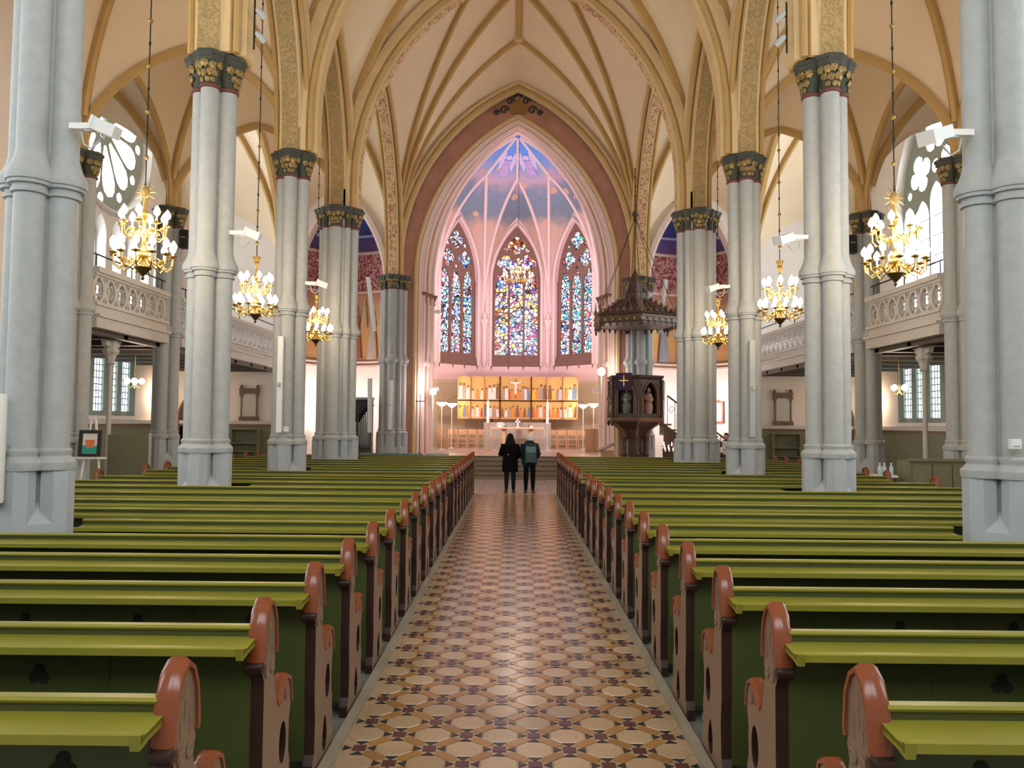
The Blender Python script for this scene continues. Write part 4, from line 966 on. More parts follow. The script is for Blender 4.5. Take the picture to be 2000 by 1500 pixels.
# easel with a framed picture
t = thing('easel', 'pale wooden easel holding a framed picture near the gallery', 'easel', (-8.05, 14.9, 0))
for p0, p1 in (((-.28, 0, 0), (-.04, .12, 1.95)), ((.28, 0, 0), (.04, .12, 1.95)), ((0, .55, 0), (0, .16, 2.0))): MB().tube([p0, p1], .022, 6).build('leg', 'white_paint', t)
MB().box(-.30, .30, -.02, .06, 1.19, 1.23).build('ledge', 'white_paint', t)
t = thing('easel_picture', 'black framed picture of an orange basket on teal, standing on easel', 'picture', (-8.05, 14.90, 1.235)); t.rotation_euler = (-.08, 0, 0)
MB().plate(rect(-.21, .21, 0, .50), [rect(-.145, .145, .055, .44)], lambda u, v, d: (u, -d, v), .035).build('frame', 'black_paint', t); MB().box(-.15, .15, -.012, 0, .05, .45).build('mount', 'white_paint', t)
MB().plate([(-.14, .06), (.14, .06), (.14, .21), (.06, .19), (-.10, .22), (-.14, .20)], [], lambda u, v, d: (u, -.012 - d, v), .003).build('teal_ground', mat('teal_print', (.02, .42, .36), .6), t)
MB().plate([(-.07, .17), (.07, .17), (.09, .32), (.04, .31), (.02, .33), (-.03, .31), (-.09, .32)], [], lambda u, v, d: (u, -.015 - d, v), .003).build('orange_basket', mat('orange_print', (.75, .22, .08), .6), t)
t = thing('display_board', 'olive green display board leaning on pale posts beside the easel', 'board', (-8.15, 16.6, 0))
MB().box(-.42, .42, -.02, .02, .25, 1.62).build('panel', 'wainscot', t)
for s in (-1, 1): o = MB().box(-.018, .018, -.03, .03, 0, 1.66).build('post', 'grey_paint', t, loc=(s * .45, 0, 0))
# pulpit-side steward's enclosure, table and bottles
t = thing('green_enclosure', 'olive green panelled box pew enclosure by the window, pulpit side', 'box pew', (8.05, 15.0, 0))
for k in range(3): MB().box(-.56 + .38 * k, -.20 + .38 * k, -.03, .0, .1, 1.22).build('panel', 'wainscot', t)
MB().box(-.60, .60, .0, .03, 0, 1.28).build('backing', 'wainscot', t); MB().box(-.62, .62, -.05, .08, 1.28, 1.33).build('top_rail', 'wainscot', t); MB().box(-.60, -.56, .03, .5, 0, 1.28).build('side_panel', 'wainscot', t)
t = thing('side_table', 'small dark table beside the green enclosure, pulpit side', 'table', (7.05, 15.3, 0))
MB().box(-.24, .24, -.18, .18, .96, 1.0).build('tabletop', 'white_paint', t)
for a in (-1, 1):
    for b in (-1, 1): MB().box(a * .2 - .02, a * .2 + .02, b * .14 - .02, b * .14 + .02, 0, .96).build('leg', 'walnut', t)
mat('clear_plastic', (.55, .66, .74), .15, var=.1)
for k in range(3):
    t = thing('plastic_bottle', 'clear plastic bottle on the small dark table, %s the green enclosure' % ('farthest from', 'between the two others beside', 'nearest')[k], 'bottle', (7.0 + .11 * k, 15.25 + .05 * (k % 2), 1.0), 0, 'bottles on the small table')
    MB().lathe([(.035, 0), (.04, .02), (.04, .15), (.015, .19), (.015, .21)], n=10).build('body', 'clear_plastic', t, smooth=True); MB().lathe([(.017, .21), (.017, .235)], n=8).build('cap', 'white_paint', t)

# ================================================================ chapel organ, teal platform, font
t = thing('chest_organ', 'small chapel organ with silver pipes in a dark case', 'organ', (-5.66, 28.20, 0))
MB().box(-.50, .50, -.05, .45, 0, .95).build('lower_case', 'walnut', t); MB().box(-.50, .50, .30, .40, .95, 2.72).build('back_panel', 'walnut', t)
for x in (-.48, .02, .48): MB().box(x - .02, x + .02, -.03, .30, .95, 2.72).build('post', 'walnut', t)
MB().box(-.54, .54, -.08, .42, 2.72, 2.80).build('cornice', 'grey_paint', t)
for s, x0 in ((0, -.45), (1, .05)):
    for k in range(7):
        x = x0 + .065 * k; top = 2.45 - (.09 * k if s == 0 else .09 * (6 - k)); MB().lathe([(.006, .96), (.028, 1.15), (.028, top)], (x, .08, 0), 8).build('pipe', 'steel_pipe', t, smooth=True)
    MB().plate([(x0 - .02, 2.70), (x0 + .44, 2.70), (x0 + .44, 2.15 if s == 0 else 2.62), (x0 - .02, 2.62 if s == 0 else 2.15)], [], lambda u, v, d: (u, -.02 + d, v), .02).build('fretwork', 'black_paint', t)
for k in range(3): MB().box(-.48, -.02, -.25 + .05 * k, .0, .75 + .12 * k, .78 + .12 * k).build('manual', 'pale_wood', t)
t = thing('organ_bench', 'low pale wooden bench in front of the chapel organ', 'bench', (-5.70, 27.45, 0)); MB().box(-.4, .4, -.15, .15, .68, .72).build('seat', 'light_oak', t)
for s in (-1, 1): MB().box(s * .34 - .03, s * .34 + .03, -.13, .13, 0, .68).build('leg', 'light_oak', t)
t = thing('covered_table', 'low table under a dark teal cloth before the chancel, organ side', 'table', (-4.05, 25.6, 0))
MB().box(-.95, .95, -.35, .35, .86, .90).build('tabletop', 'light_oak', t)
mb = MB(); N = 60
top = []; bot = []
for k in range(N):
    u = k / N * 4; sd = int(u); f = u - sd; cx, cy = ((-1 + 2 * f, -1), (1, -1 + 2 * f), (1 - 2 * f, 1), (-1, 1 - 2 * f))[sd]; wv = 1 + .03 * math.sin(k * 1.9)
    top.append((cx * .97, cy * .37, .91)); bot.append((cx * 1.0 * wv, cy * .42 * wv, .25))
mb.loft([bot, top]).build('teal_drape', 'teal_cloth', t, smooth=True)
for a in (-1, 1):
    for b in (-1, 1): MB().box(a * .85 - .03, a * .85 + .03, b * .28 - .03, b * .28 + .03, 0, .86).build('leg', 'light_oak', t)
t = thing('stone_font', 'grey stone font with wide flat rim at the chancel step, organ side', 'font', (-2.62, 26.35, 0))
MB().lathe([(.34, 0), (.34, .12), (.20, .2), (.16, .5), (.22, .66)], n=8).build('stem', 'plinth_stone', t); MB().lathe([(.22, .66), (.36, .76), (.40, .84), (.40, .90), (.32, .90), (.28, .82), (.02, .78)], n=16).build('bowl', 'plinth_stone', t, smooth=True)

# ================================================================ chancel: altar, altarpiece, chairs, lamps
Fz = FLOOR_C
t = thing('altar_table', 'slim wooden altar table on two pale posts', 'altar', (.09, 33.6, Fz))
MB().box(-1.08, 1.08, -.36, .36, .92, .97).build('tabletop', 'pale_wood', t)
for s in (-1, 1): MB().box(s * .58 - .07, s * .58 + .07, -.16, .16, 0, .92).build('post', 'pale_wood', t); MB().box(s * .58 - .16, s * .58 + .16, -.25, .25, .89, .92).build('bracket', 'pale_wood', t); MB().box(s * .58 - .14, s * .58 + .14, -.25, .25, 0, .04).build('foot', 'pale_wood', t)
o = MB().box(-1.10, 1.10, -.37, .37, .972, .985).box(-1.115, -1.10, -.37, .37, .62, .985).box(1.10, 1.115, -.37, .37, .62, .985).build('altar_cloth', 'cloth_white'); o.location = (.09, 33.6, Fz); tag(o, 'white cloth runner hanging over both ends of the altar table', 'cloth')
t = thing('altar_cross', 'small white standing cross in the middle of the altar', 'cross', (.10, 33.6, Fz + .986)); MB().box(-.03, .03, -.02, .02, .02, .37).build('upright', 'candle_white', t); MB().box(-.11, .11, -.02, .02, .22, .28).build('crossbar', 'candle_white', t); MB().box(-.08, .08, -.06, .06, 0, .03).build('foot', 'candle_white', t)
t = thing('altar_flowers', 'bunch of white flowers in a low bowl on the altar', 'flowers', (-.64, 33.6, Fz + .986)); MB().lathe([(.08, 0), (.12, .03), (.10, .07)], n=10).build('bowl', 'candle_white', t)
for k in range(16):
    a = k * 2.4; r = .035 * math.sqrt(k) + .01; MB().lathe([(.008, -.03), (.045, 0), (.055, .03), (.02, .02)], (r * math.cos(a), r * math.sin(a), .13 + .05 * math.cos(k * 1.3)), 6).build('bloom', 'cloth_white', t)
t = thing('communion_dish', 'tiny white dish on the altar, pulpit side of the cross', 'dish', (.68, 33.6, Fz + .986)); MB().lathe([(.03, 0), (.05, .02), (.06, .05), (.04, .06), (.015, .08)], n=10).build('dish', 'candle_white', t)
t = thing('altar_screen', 'low grey-brown panel standing behind the altar table', 'screen', (.09, 35.2, Fz)); 
for k in range(3): MB().box(-1.48 + k, -.52 + k, -.04, .0, .0, 1.16).build('panel', mat('screen_grey', (.36, .31, .24), .6) if 'screen_grey' not in MATS else 'screen_grey', t)
MB().box(-1.5, 1.5, 0, .06, 0, 1.2).build('frame', 'screen_grey', t)
for s, nm in ((-1, 'organ side'), (1, 'pulpit side')):
    t = thing('altar_candlestick', 'tall floor candlestick with a thick white candle, %s of altar' % nm, 'candlestick', (.09 + s * 1.25, 33.2, Fz))
    MB().lathe([(.20, 0), (.18, .03), (.08, .08), (.03, .18), (.022, .5), (.022, 1.05), (.035, 1.1), (.085, 1.16), (.085, 1.18), (.055, 1.18)], n=12).build('stand', 'grey_paint' if s > 0 else 'light_oak', t, smooth=True); MB().lathe([(.056, 1.18), (.056, 2.05), (.02, 2.06)], n=12).build('candle', 'candle_white', t, smooth=True); MB().lathe([(.004, 2.05), (.014, 2.08), (.002, 2.13)], n=6).build('flame', 'flame', t)
# altarpiece: seven painted compartments over seven predella fields
t = thing('altarpiece', 'wide golden winged altarpiece of painted panels behind the altar', 'altarpiece', (.13, 37.0, 0))
AZ0, AZM, AZ1 = 2.15, 2.98, 4.05
cols = [-2.80, -2.26, -1.62, -.86, .60, 1.36, 2.10, 2.74]
def apz(x): return -.0 - (.30 if abs(x + .13) > 1.58 else 0) * (abs(x + .13) - 1.58)
robes = ['robe_white', 'robe_red', 'robe_blue', 'robe_orange', 'robe_green', 'robe_grey', 'robe_yellow', 'robe_brown']
fig_me = {}
def figure(par, x, y, z, h, m):
    if m not in fig_me: fig_me[m] = MB().lathe([(.17, 0), (.16, .3), (.11, .55), (.13, .68), (.09, .76), (.03, .80)], n=8).mesh('painted_figure', m, True)
    if 'head' not in fig_me: fig_me['head'] = MB().sphere((0, 0, .89), .085, .085, .10, n=8, m=6).mesh('painted_head', 'robe_brown', True)
    o = link('painted_figure', fig_me[m], par, loc=(x, y, z), scale=(h, h * .12, h)); link('painted_head', fig_me['head'], o); return o
rnd = random.Random(5)
for k in range(7):
    x0, x1 = cols[k], cols[k + 1]; yc = apz((x0 + x1) / 2)
    for z0, z1 in ((AZ0, AZM - .04), (AZM, AZ1)):
        p = MB().box(x0 + .02, x1 - .02, yc, yc + .03, z0, z1).build('painted_panel', 'gold_leaf', t)
        big = z0 == AZM; wd = x1 - x0
        if k == 3 and big:
            MB().box(-.03, .03, yc - .02, yc, z0 + .1, z1 - .08).box(-.34, .34, yc - .02, yc, z1 - .26, z1 - .21).build('painted_cross', 'robe_brown', p, loc=(-.13, 0, 0)); 
            MB().plate([(-.04, .0), (.04, 0), (.055, .35), (.05, .48), (.30, .56), (.30, .60), (.04, .58), (-.04, .58), (-.30, .60), (-.30, .56), (-.05, .48), (-.055, .35)], [], lambda u, v, d: (u - .13, yc - .03 + d, z0 + .28 + v), .01).build('painted_body', 'robe_white', p)
            for xx, m, h in ((-.62, 'robe_grey', .62), (-.50, 'robe_white', .66), (-.36, 'robe_red', .5), (-.24, 'robe_orange', .5), (.02, 'robe_orange', .52), (.14, 'robe_orange', .45), (.28, 'robe_grey', .66), (.40, 'robe_white', .62), (.50, 'robe_blue', .58)): figure(p, xx - .06, yc - .01, z0 + .04, h, m)
        else:
            n = max(3, int(wd / .18))
            for q in range(n):
                figure(p, x0 + wd * (q + .5) / n + rnd.uniform(-.03, .03), yc - .01, z0 + .05, (rnd.uniform(.45, .82) if big else rnd.uniform(.40, .60)), rnd.choice(['robe_white'] * 3 + ['robe_orange'] * 3 + ['robe_grey', 'robe_brown', 'robe_blue', 'robe_red', 'robe_grey', 'robe_yellow']))
        fr = MB()
        fr.box(x0 - .025, x0 + .035, yc - .07, yc + .05, z0 - .04, z1 + .04).box(x1 - .035, x1 + .025, yc - .07, yc + .05, z0 - .04, z1 + .04).box(x0, x1, yc - .07, yc + .05, z0 - .045, z0 + .02).box(x0, x1, yc - .07, yc + .05, z1 - .02, z1 + .045)
        fr.build('frame', 'gold_frame', p)
for s in (-1, 1): MB().tube([(s * 1.25, .15, 2.1), (s * 1.2, .3, 1.7), (s * 1.15, .4, Fz)], .05, 6).build('support', 'walnut', t)
# chairs along the apse
def make_chair():
    t = thing('chancel_chair', '', 'chair'); 
    MB().box(-.21, .21, -.20, .20, .42, .45).build('seat', 'pale_wood', t)
    for a in (-1, 1):
        MB().box(a * .19 - .018, a * .19 + .018, -.19, -.155, 0, .42).build('leg', 'pale_wood', t); MB().box(a * .19 - .018, a * .19 + .018, .165, .20, 0, .86).build('leg', 'pale_wood', t); MB().box(a * .19 - .015, a * .19 + .015, -.17, .18, .2, .23).build('stretcher', 'pale_wood', t)
    MB().box(-.20, .20, .17, .195, .62, .86).build('backrest', 'pale_wood', t); MB().box(-.19, .19, -.18, -.16, .2, .23).build('stretcher', 'pale_wood', t)
    return t
ch0 = make_chair(); firstc = True
for s, nm, cnt in ((-1, 'organ side', 5), (1, 'pulpit side', 5)):
    for k in range(cnt):
        ang = math.radians(12 + 7.5 * k) if k > 2 else 0
        x = .09 + s * (1.62 + .46 * k) if k < 4 else .09 + s * (1.62 + .46 * 3 + .36 * (k - 3)); y = 36.6 if k < 4 else 36.5 - .46 * (k - 3)
        if abs(x) > 3.55: x = s * 3.5
        o = ch0 if firstc else copy_tree(ch0); firstc = False
        o.location = (x, y, Fz); o.rotation_euler = (0, 0, -s * (0 if k < 4 else 1.0)); o['label'] = 'pale wooden chair facing the nave, %s of the altar, %s from it' % (nm, ordn[k]); o['group'] = 'pale chancel chairs'
# uplighter floor lamps
emat('lamp_bowl', (1.0, .86, .70), 7.0)
for s, nm in ((-1, 'organ side'), (1, 'pulpit side')):
    for k, (x, y) in enumerate(((3.25, 34.0), (2.98, 36.0))):
        t = thing('floor_lamp', 'uplighter floor lamp with glowing white bowl, %s, %s the altar' % (nm, ('level with', 'behind')[k]), 'lamp', (s * x + .09, y - .2, Fz))
        MB().lathe([(.15, 0), (.15, .025), (.03, .05)], n=12).build('base', 'white_paint', t); MB().lathe([(.015, .04), (.015, 1.86)], n=8).build('pole', 'white_paint', t); MB().lathe([(.03, 1.85), (.10, 1.89), (.21, 1.98), (.23, 2.03), (.21, 2.03), (.09, 1.91), (.02, 1.88)], n=16).build('bowl_shade', 'lamp_bowl', t, smooth=True)
        light('POINT', 'floor_lamp_light', (s * x + .09, y - .2, Fz + 2.25), 22, (1, .74, .52), .15)
# floodlights on the inner side of the chancel arch light the apse
for s, nm in ((-1, 'organ side'), (1, 'pulpit side')):
    for z, e, c in ((3.2, 175, (1, .80, .84)), (6.2, 330, (.94, .78, 1.0))):
        t = thing('apse_floodlight', 'small white floodlight on the chancel arch, %s, %s' % (nm, 'lower' if z < 5 else 'upper'), 'floodlight', (s * 3.05, 30.35, z))
        MB().box(-.09, .09, -.07, .07, -.07, .07).build('housing', 'white_paint', t); MB().box(*sorted((s * .05, s * .30)), -.02, .02, -.02, .02).build('arm', 'grey_paint', t); MB().box(-.08, .08, .068, .075, -.06, .06).build('lens', 'bulb', t)
        light('SPOT', 'apse_flood_light', (s * 3.05, 30.5, z), e * 2.2, c, .15, (-s * 1.2, 37.5, 5.5 if z < 5 else 12.5), 120)
t = thing('globe_lamp', 'glowing white globe lamp on a stand behind the pulpit', 'lamp', (3.12, 28.75, FLOOR_C)); MB().lathe([(.12, 0), (.12, .03), (.018, .06), (.018, 2.95)], n=10).build('pole', 'white_paint', t); MB().sphere((0, 0, 3.08), .15, n=12, m=8).build('globe', 'lamp_bowl', t, smooth=True)
light('POINT', 'globe_lamp_light', (3.12, 28.45, FLOOR_C + 3.1), 18, (1, .85, .8), .15)
t = thing('globe_lamp', 'glowing floodlamp on a stand inside the chancel arch, organ side', 'lamp', (-3.05, 29.0, FLOOR_C)); MB().lathe([(.12, 0), (.12, .03), (.018, .06), (.018, 2.2)], n=10).build('pole', 'white_paint', t); MB().sphere((0, 0, 2.3), .13, n=12, m=8).build('globe', 'lamp_bowl', t, smooth=True)
light('POINT', 'flood_lamp_light', (-2.95, 28.75, FLOOR_C + 2.4), 45, (1, .84, .86), .15)
t = thing('processional_cross', 'thin dark processional cross on a staff by the chancel arch', 'cross', (-3.45, 28.45, FLOOR_C)); MB().lathe([(.13, 0), (.10, .05), (.015, .09), (.012, 2.2)], n=8).build('staff', 'iron', t); MB().box(-.17, .17, -.012, .012, 1.92, 1.95).build('crossbar', 'iron', t)
t = thing('wooden_cabinet', 'plain wooden cabinet in the chancel beside the pulpit', 'cabinet', (3.25, 33.0, Fz)); MB().box(-.32, .32, -.25, .25, 0, .92).build('body', 'light_oak', t); MB().box(-.36, .36, -.29, .29, .92, .96).build('top', 'light_oak', t)
for s in (-1, 1): MB().box(*sorted((s * .01, s * .30)), -.265, -.25, .06, .88).build('door', 'light_oak', t)
t = thing('lectern', 'small wooden lectern with sloping top in front of the pulpit', 'lectern', (3.05, 26.3, 0)); MB().box(-.20, .20, -.15, .15, 0, 1.05).build('body', 'light_oak', t)
o = MB().box(-.30, .30, -.22, .22, 0, .03).build('reading_top', 'walnut_light', t, loc=(-.04, -.02, 1.14)); o.rotation_euler = (.1, -.40, 0)

# ================================================================ pulpit with canopy and stair
PX, PY = 4.07, 26.95
def hexr(r, z, a0=-PI / 2): return [(r * math.cos(a0 + k * PI / 3), r * math.sin(a0 + k * PI / 3), z) for k in range(6)]
t = thing('pulpit', 'dark carved wooden pulpit with statues in pointed niches', 'pulpit', (PX, PY, 0))
for k in range(6):
    p = hexr(.42, 0)[k]; MB().lathe([(.10, 0), (.10, .12), (.06, .2), (.055, .85), (.09, .92), (.055, 1.0), (.055, 1.35), (.10, 1.5)], (p[0], p[1], 0), 8).build('colonnette', 'walnut', t)
MB().loft([hexr(.26, 0), hexr(.26, 1.4), hexr(.45, 1.75), hexr(.85, 2.02)]).build('stem', 'walnut', t)
for k in range(6):
    p = hexr(.88, 1.98)[k]; MB().tube([(p[0] * .48, p[1] * .48, 1.45), (p[0] * .62, p[1] * .62, 1.75), (p[0], p[1], 2.0)], .045, 6).build('rib_bracket', 'walnut_light', t)
MB().loft([hexr(.92, 2.0), hexr(1.02, 2.05), hexr(1.04, 2.12), hexr(.96, 2.16)]).build('lower_cornice', 'walnut_light', t); MB().loft([hexr(.94, 3.42), hexr(1.02, 3.48), hexr(1.04, 3.54), hexr(.98, 3.56)]).build('upper_cornice', 'walnut', t)
MB().loft([hexr(.72, 2.14), hexr(.72, 3.44)]).build('inner_drum', 'black_paint', t)
for k in range(6):
    a = -PI / 2 + (k + .5) * PI / 3; ap2 = .93 * math.cos(PI / 6); hw = .93 * math.sin(PI / 6) - .02
    fmp = lambda u, v, d, a=a: (math.cos(a) * (ap2 - d) - math.sin(a) * u, math.sin(a) * (ap2 - d) + math.cos(a) * u, v)
    pn = MB().plate(rect(-hw, hw, 2.15, 3.43), [lancet(0, 2.28, 2.90, .28, .42)], fmp, .10).build('niche_panel', 'walnut', t)
    MB().tube([fmp(u, v, -.015) for u, v in lancet(0, 2.28, 2.90, .30, .45)], .028, 6).build('niche_moulding', 'walnut_light', pn, smooth=True)
    for s in (-1, 1): MB().tube([fmp(s * .37, 2.2, -.02), fmp(s * .37, 2.9, -.02)], .03, 6).build('niche_shaft', 'walnut_light', pn); MB().lathe([(.05, 0), (.06, .05), (.02, .06)], fmp(s * .36, 3.2, -.01), 6).build('carved_boss', 'walnut_light', pn)
    if k in (4, 5, 0, 1):
        c = fmp(0, 2.28, .10); m = 'statue_stone' if k == 5 else 'statue_paint'
        st = thing('niche_statue', 'small %s statue in the pulpit niche facing %s' % ('dark green' if k == 5 else 'painted', {5: 'the altar cross', 0: 'the pulpit-side pews', 4: 'the altar', 1: 'the transept wall'}[k]), 'statue', (PX + c[0], PY + c[1], c[2]), a + PI / 2)
        MB().lathe([(.13, 0), (.13, .06), (.15, .1), (.15, .28), (.09, .44), (.13, .58), (.10, .66), (.035, .69)], n=10).build('robe', m, st, smooth=True); MB().sphere((0, -.01, .78), .062, .065, .08, n=9, m=7).build('head', m, st, smooth=True)
        for s in (-1, 1): MB().tube([(s * .12, 0, .6), (s * .15, -.05, .48), (s * .05, -.12, .44)], .032, 6).build('arm', m, st, smooth=True)
        MB().box(-.06, .06, -.16, -.12, .40, .50).build('book', 'statue_paint' if k == 5 else 'gilt', st)
for k in range(6):
    p = hexr(.97, 0)[k]; MB().lathe([(.02, 1.86), (.06, 1.95), (.05, 2.05), (.055, 2.2), (.045, 2.7), (.065, 2.8), (.045, 2.9), (.045, 3.35), (.06, 3.42)], (p[0], p[1], 0), 6).build('corner_post', 'walnut', t)
o = MB().box(-.27, .27, -.02, .0, 3.02, 3.60).build('pulpit_hanging', 'cloth_purple'); tag(o, 'purple cloth with gold cross hanging from the pulpit rim', 'cloth')
a = -PI / 2 - PI / 6 * 1.0; o.location = (PX - .50, PY - .80, .03); o.rotation_euler = (-.02, 0, -.35)
for q, bb in enumerate(((-.014, .014, -.026, -.02, 3.16, 3.52), (-.15, .15, -.026, -.02, 3.33, 3.36))): MB().box(*bb).build('gold_cross', 'brass', o)
for k in range(4):
    aa = PI / 4 + k * PI / 2; MB().tube([(.05 * math.cos(aa), -.024, 3.345 + .05 * math.sin(aa)), (.12 * math.cos(aa), -.024, 3.345 + .12 * math.sin(aa))], .006, 5).build('gold_ray', 'brass', o)
# canopy
t = thing('pulpit_canopy', 'dark carved six-sided sounding board hanging above the pulpit', 'canopy', (PX, PY, 5.10))
MB().loft([hexr(1.46, .18), hexr(1.52, .22), hexr(1.52, .42), hexr(1.58, .47), hexr(1.50, .52)]).build('eave', 'walnut', t)
MB().loft([hexr(1.40, .50), hexr(.85, .86), hexr(.48, 1.10)]).build('roof', 'walnut', t)
cr = MB().sphere((0, 0, .05), .055, .055, .07, n=6, m=5).mesh('crocket', 'walnut_light', True); sc_me = MB().tube([(.13 * math.cos(PI * k / 8), 0, .13 * math.sin(PI * k / 8)) for k in range(9)], .018, 5).mesh('scallop', 'gilt', True)
pend = MB().lathe([(.05, 0), (.07, -.08), (.03, -.14), (.045, -.2), (.008, -.30)], n=8).mesh('pendant', 'walnut', True); pin = MB().lathe([(.06, 0), (.04, .12), (.06, .16), (.03, .3), (.004, .62)], n=6).mesh('pinnacle', 'walnut_light')
tooth = MB().loft([[(-.07, -.02, 0), (.07, -.02, 0), (.07, .02, 0), (-.07, .02, 0)], [(-.01, -.01, -.16), (.01, -.01, -.16), (.01, .01, -.16), (-.01, .01, -.16)]]).mesh('valance_tooth', 'walnut')
for k in range(6):
    p = Vector(hexr(1.50, 0)[k]); q = Vector(hexr(1.50, 0)[(k + 1) % 6]); az = math.atan2((q - p).y, (q - p).x)
    link('pendant', pend, t, loc=(p.x * .97, p.y * .97, .20)); link('pinnacle', pin, t, loc=(p.x * .98, p.y * .98, .50))
    for j in range(6):
        c = p.lerp(q, (j + .5) / 6)
        link('crocket', cr, t, loc=(c.x * .96, c.y * .96, .54)); s_ = link('scallop', sc_me, t, loc=(c.x * 1.02, c.y * 1.02, .24), rz=az); link('valance_tooth', tooth, t, loc=(c.x * .98, c.y * .98, .20), rz=az)
    for j in range(5): f = (j + .5) / 5; rr = 1.38 + (.50 - 1.38) * f; pp = hexr(rr, .52 + .56 * f)[k]; link('crocket', cr, t, loc=pp, scale=(1.2, 1.2, 1.2))
    for f0 in (.25, .5, .75):
        c0 = p.lerp(q, f0) * .93; c1 = p.lerp(q, .5) * .40; MB().tube([(c0.x, c0.y, .56), (c1.x, c1.y, 1.08)], .022, 5).build('roof_tracery', 'walnut_light', t)
MB().loft([hexr(.46, 1.08), hexr(.42, 1.30), hexr(.34, 1.34), hexr(.26, 1.70), hexr(.02, 2.15)]).build('lantern', 'walnut', t)
for k in range(6):
    p = hexr(.42, 1.18)[k]; link('pinnacle', pin, t, loc=p, scale=(.8, .8, 1.0))
hook = (0, 0, 3.95)
for k in range(6): p = hexr(1.45, .55)[k]; MB().tube([hook, p], .010, 5).build('hanger_rod', 'iron', t)
MB().lathe([(.02, 3.8), (.09, 3.88), (.05, 3.95), (.12, 4.03), (.10, 4.12), (.03, 4.2)], n=8).build('hanger_knot', 'walnut', t, smooth=True); MB().tube([(0, 0, 4.1), (0, 0, 5.7)], .016, 6).build('hanger_chain', 'iron', t)
for k in range(4): MB().sphere((0, 0, 4.4 + .32 * k), .035, n=6, m=5).build('chain_knob', 'iron', t)
# stair
t = thing('pulpit_stair', 'curving stair with wrought iron railing leading up to the pulpit', 'stair', (PX, PY, 0))
n = 10
def sp(k): a = .25 + .03 * k; return Vector((.95 + .26 * k, .30 + .015 * k, 1.95 - .19 * k))
for k in range(n):
    p = sp(k); MB().box(p.x, p.x + .27, p.y - .45, p.y + .45, max(0, p.z - .06), p.z).build('tread', 'walnut_light', t)
    if k % 1 == 0: MB().tube([(p.x + .13, p.y - .45, p.z), (p.x + .13, p.y - .45, p.z + .95)], .012, 5).build('baluster', 'iron', t)
    if k < n - 1:
        c = p + Vector((.26, -.45, .45)); MB().tube([(c.x + .11 * math.cos(b * .6) * (1 - b / 16), c.y, c.z + .16 * math.sin(b * .6) * (1 - b / 16)) for b in range(13)], .010, 5).build('iron_scroll', 'iron', t)
MB().tube([(sp(k).x + .13, sp(k).y - .45, sp(k).z + .95) for k in range(n)], .03, 6).build('handrail', 'walnut', t, smooth=True)
MB().loft([[(sp(k).x, sp(k).y - .48, 0.0), (sp(k).x, sp(k).y - .42, 0.0), (sp(k).x, sp(k).y - .42, sp(k).z + .02), (sp(k).x, sp(k).y - .48, sp(k).z + .02)] for k in range(n)]).build('stringer', 'walnut', t)
# uplighters added to brighten the painted side chapels
for sx in (-1, 1):
    t = thing('added_chapel_lamp', 'floor-standing uplighter added to brighten the painted chapel, %s' % SIDE[sx], 'lamp', (sx * 7.35, 29.7, 0)); MB().lathe([(.13, 0), (.13, .03), (.018, .06), (.018, 1.9)], n=10).build('pole', 'white_paint', t); MB().lathe([(.03, 1.88), (.16, 1.98), (.18, 2.04), (.14, 2.04), (.03, 1.92)], n=12).build('bowl_shade', 'lamp_bowl', t, smooth=True)
    light('POINT', 'added_chapel_light', (sx * 6.9, 29.5, 2.6), 75, (1, .84, .80), .2)
# votive candle stand
t = thing('votive_stand', 'black iron stand of small burning votive candles by the pulpit', 'candle stand', (5.12, 25.8, 0))
for s in (-1, 1): MB().tube([(s * .30, 0, 0), (s * .30, 0, 1.15)], .02, 6).build('leg', 'iron', t)
for k in range(3): MB().box(-.34, .34, -.16 + .11 * k, -.07 + .11 * k, 1.02 + .09 * k, 1.04 + .09 * k).build('tier', 'iron', t)
for k in range(3):
    for j in range(5):
        if (k * 5 + j) % 4 == 3: continue
        c = thing('votive_candle', 'small white votive candle burning on the iron stand', 'candle', (5.12 - .26 + .13 * j, 25.8 - .115 + .11 * k, 1.04 + .09 * k), 0, 'votive candles on the iron stand')
        MB().lathe([(.028, 0), (.03, .06)], n=8).build('wax', 'candle_white', c); MB().lathe([(.004, .06), (.016, .09), (.002, .14)], n=6).build('flame', 'flame', c)
light('POINT', 'votive_light', (5.12, 25.6, 1.5), 6, (1, .5, .35), .1)

# ================================================================ people
mat('coat_black', (.005, .005, .006), .9, var=.2, spec=.12); mat('jeans', (.012, .022, .042), .9, var=.2, spec=.15); mat('trousers', (.007, .008, .010), .9, var=.2, spec=.12)
mat('coat_teal', (.010, .032, .040), .7, var=.2, spec=.2); mat('pack_teal', (.030, .075, .085), .5, var=.15); mat('pack_flap', (.12, .25, .28), .45, var=.15)
mat('hair_black', (.005, .005, .005), .7, spec=.15); mat('hair_white', (.82, .80, .80), .6, var=.05); mat('shoe', (.02, .016, .014), .5)
mat('shirt_white', (.75, .74, .74), .7); mat('suit_dark', (.015, .018, .03), .6)
def body(t, joints, edges, radii, m):
    me = bpy.data.meshes.new('body'); names = list(joints); me.from_pydata([joints[n] for n in names], [(names.index(a), names.index(b)) for a, b in edges], [])
    o = bpy.data.objects.new('body', me); C.objects.link(o); o.parent = t
    md = o.modifiers.new('skin', 'SKIN'); md.use_smooth_shade = True
    for n, v in zip(names, me.skin_vertices[0].data): v.radius = (radii[n], radii[n] * .9); v.use_root = (n == 'pelvis')
    o.modifiers.new('sub', 'SUBSURF').levels = 2; o.modifiers['sub'].render_levels = 2
    me.materials.append(MATS[m]); return o
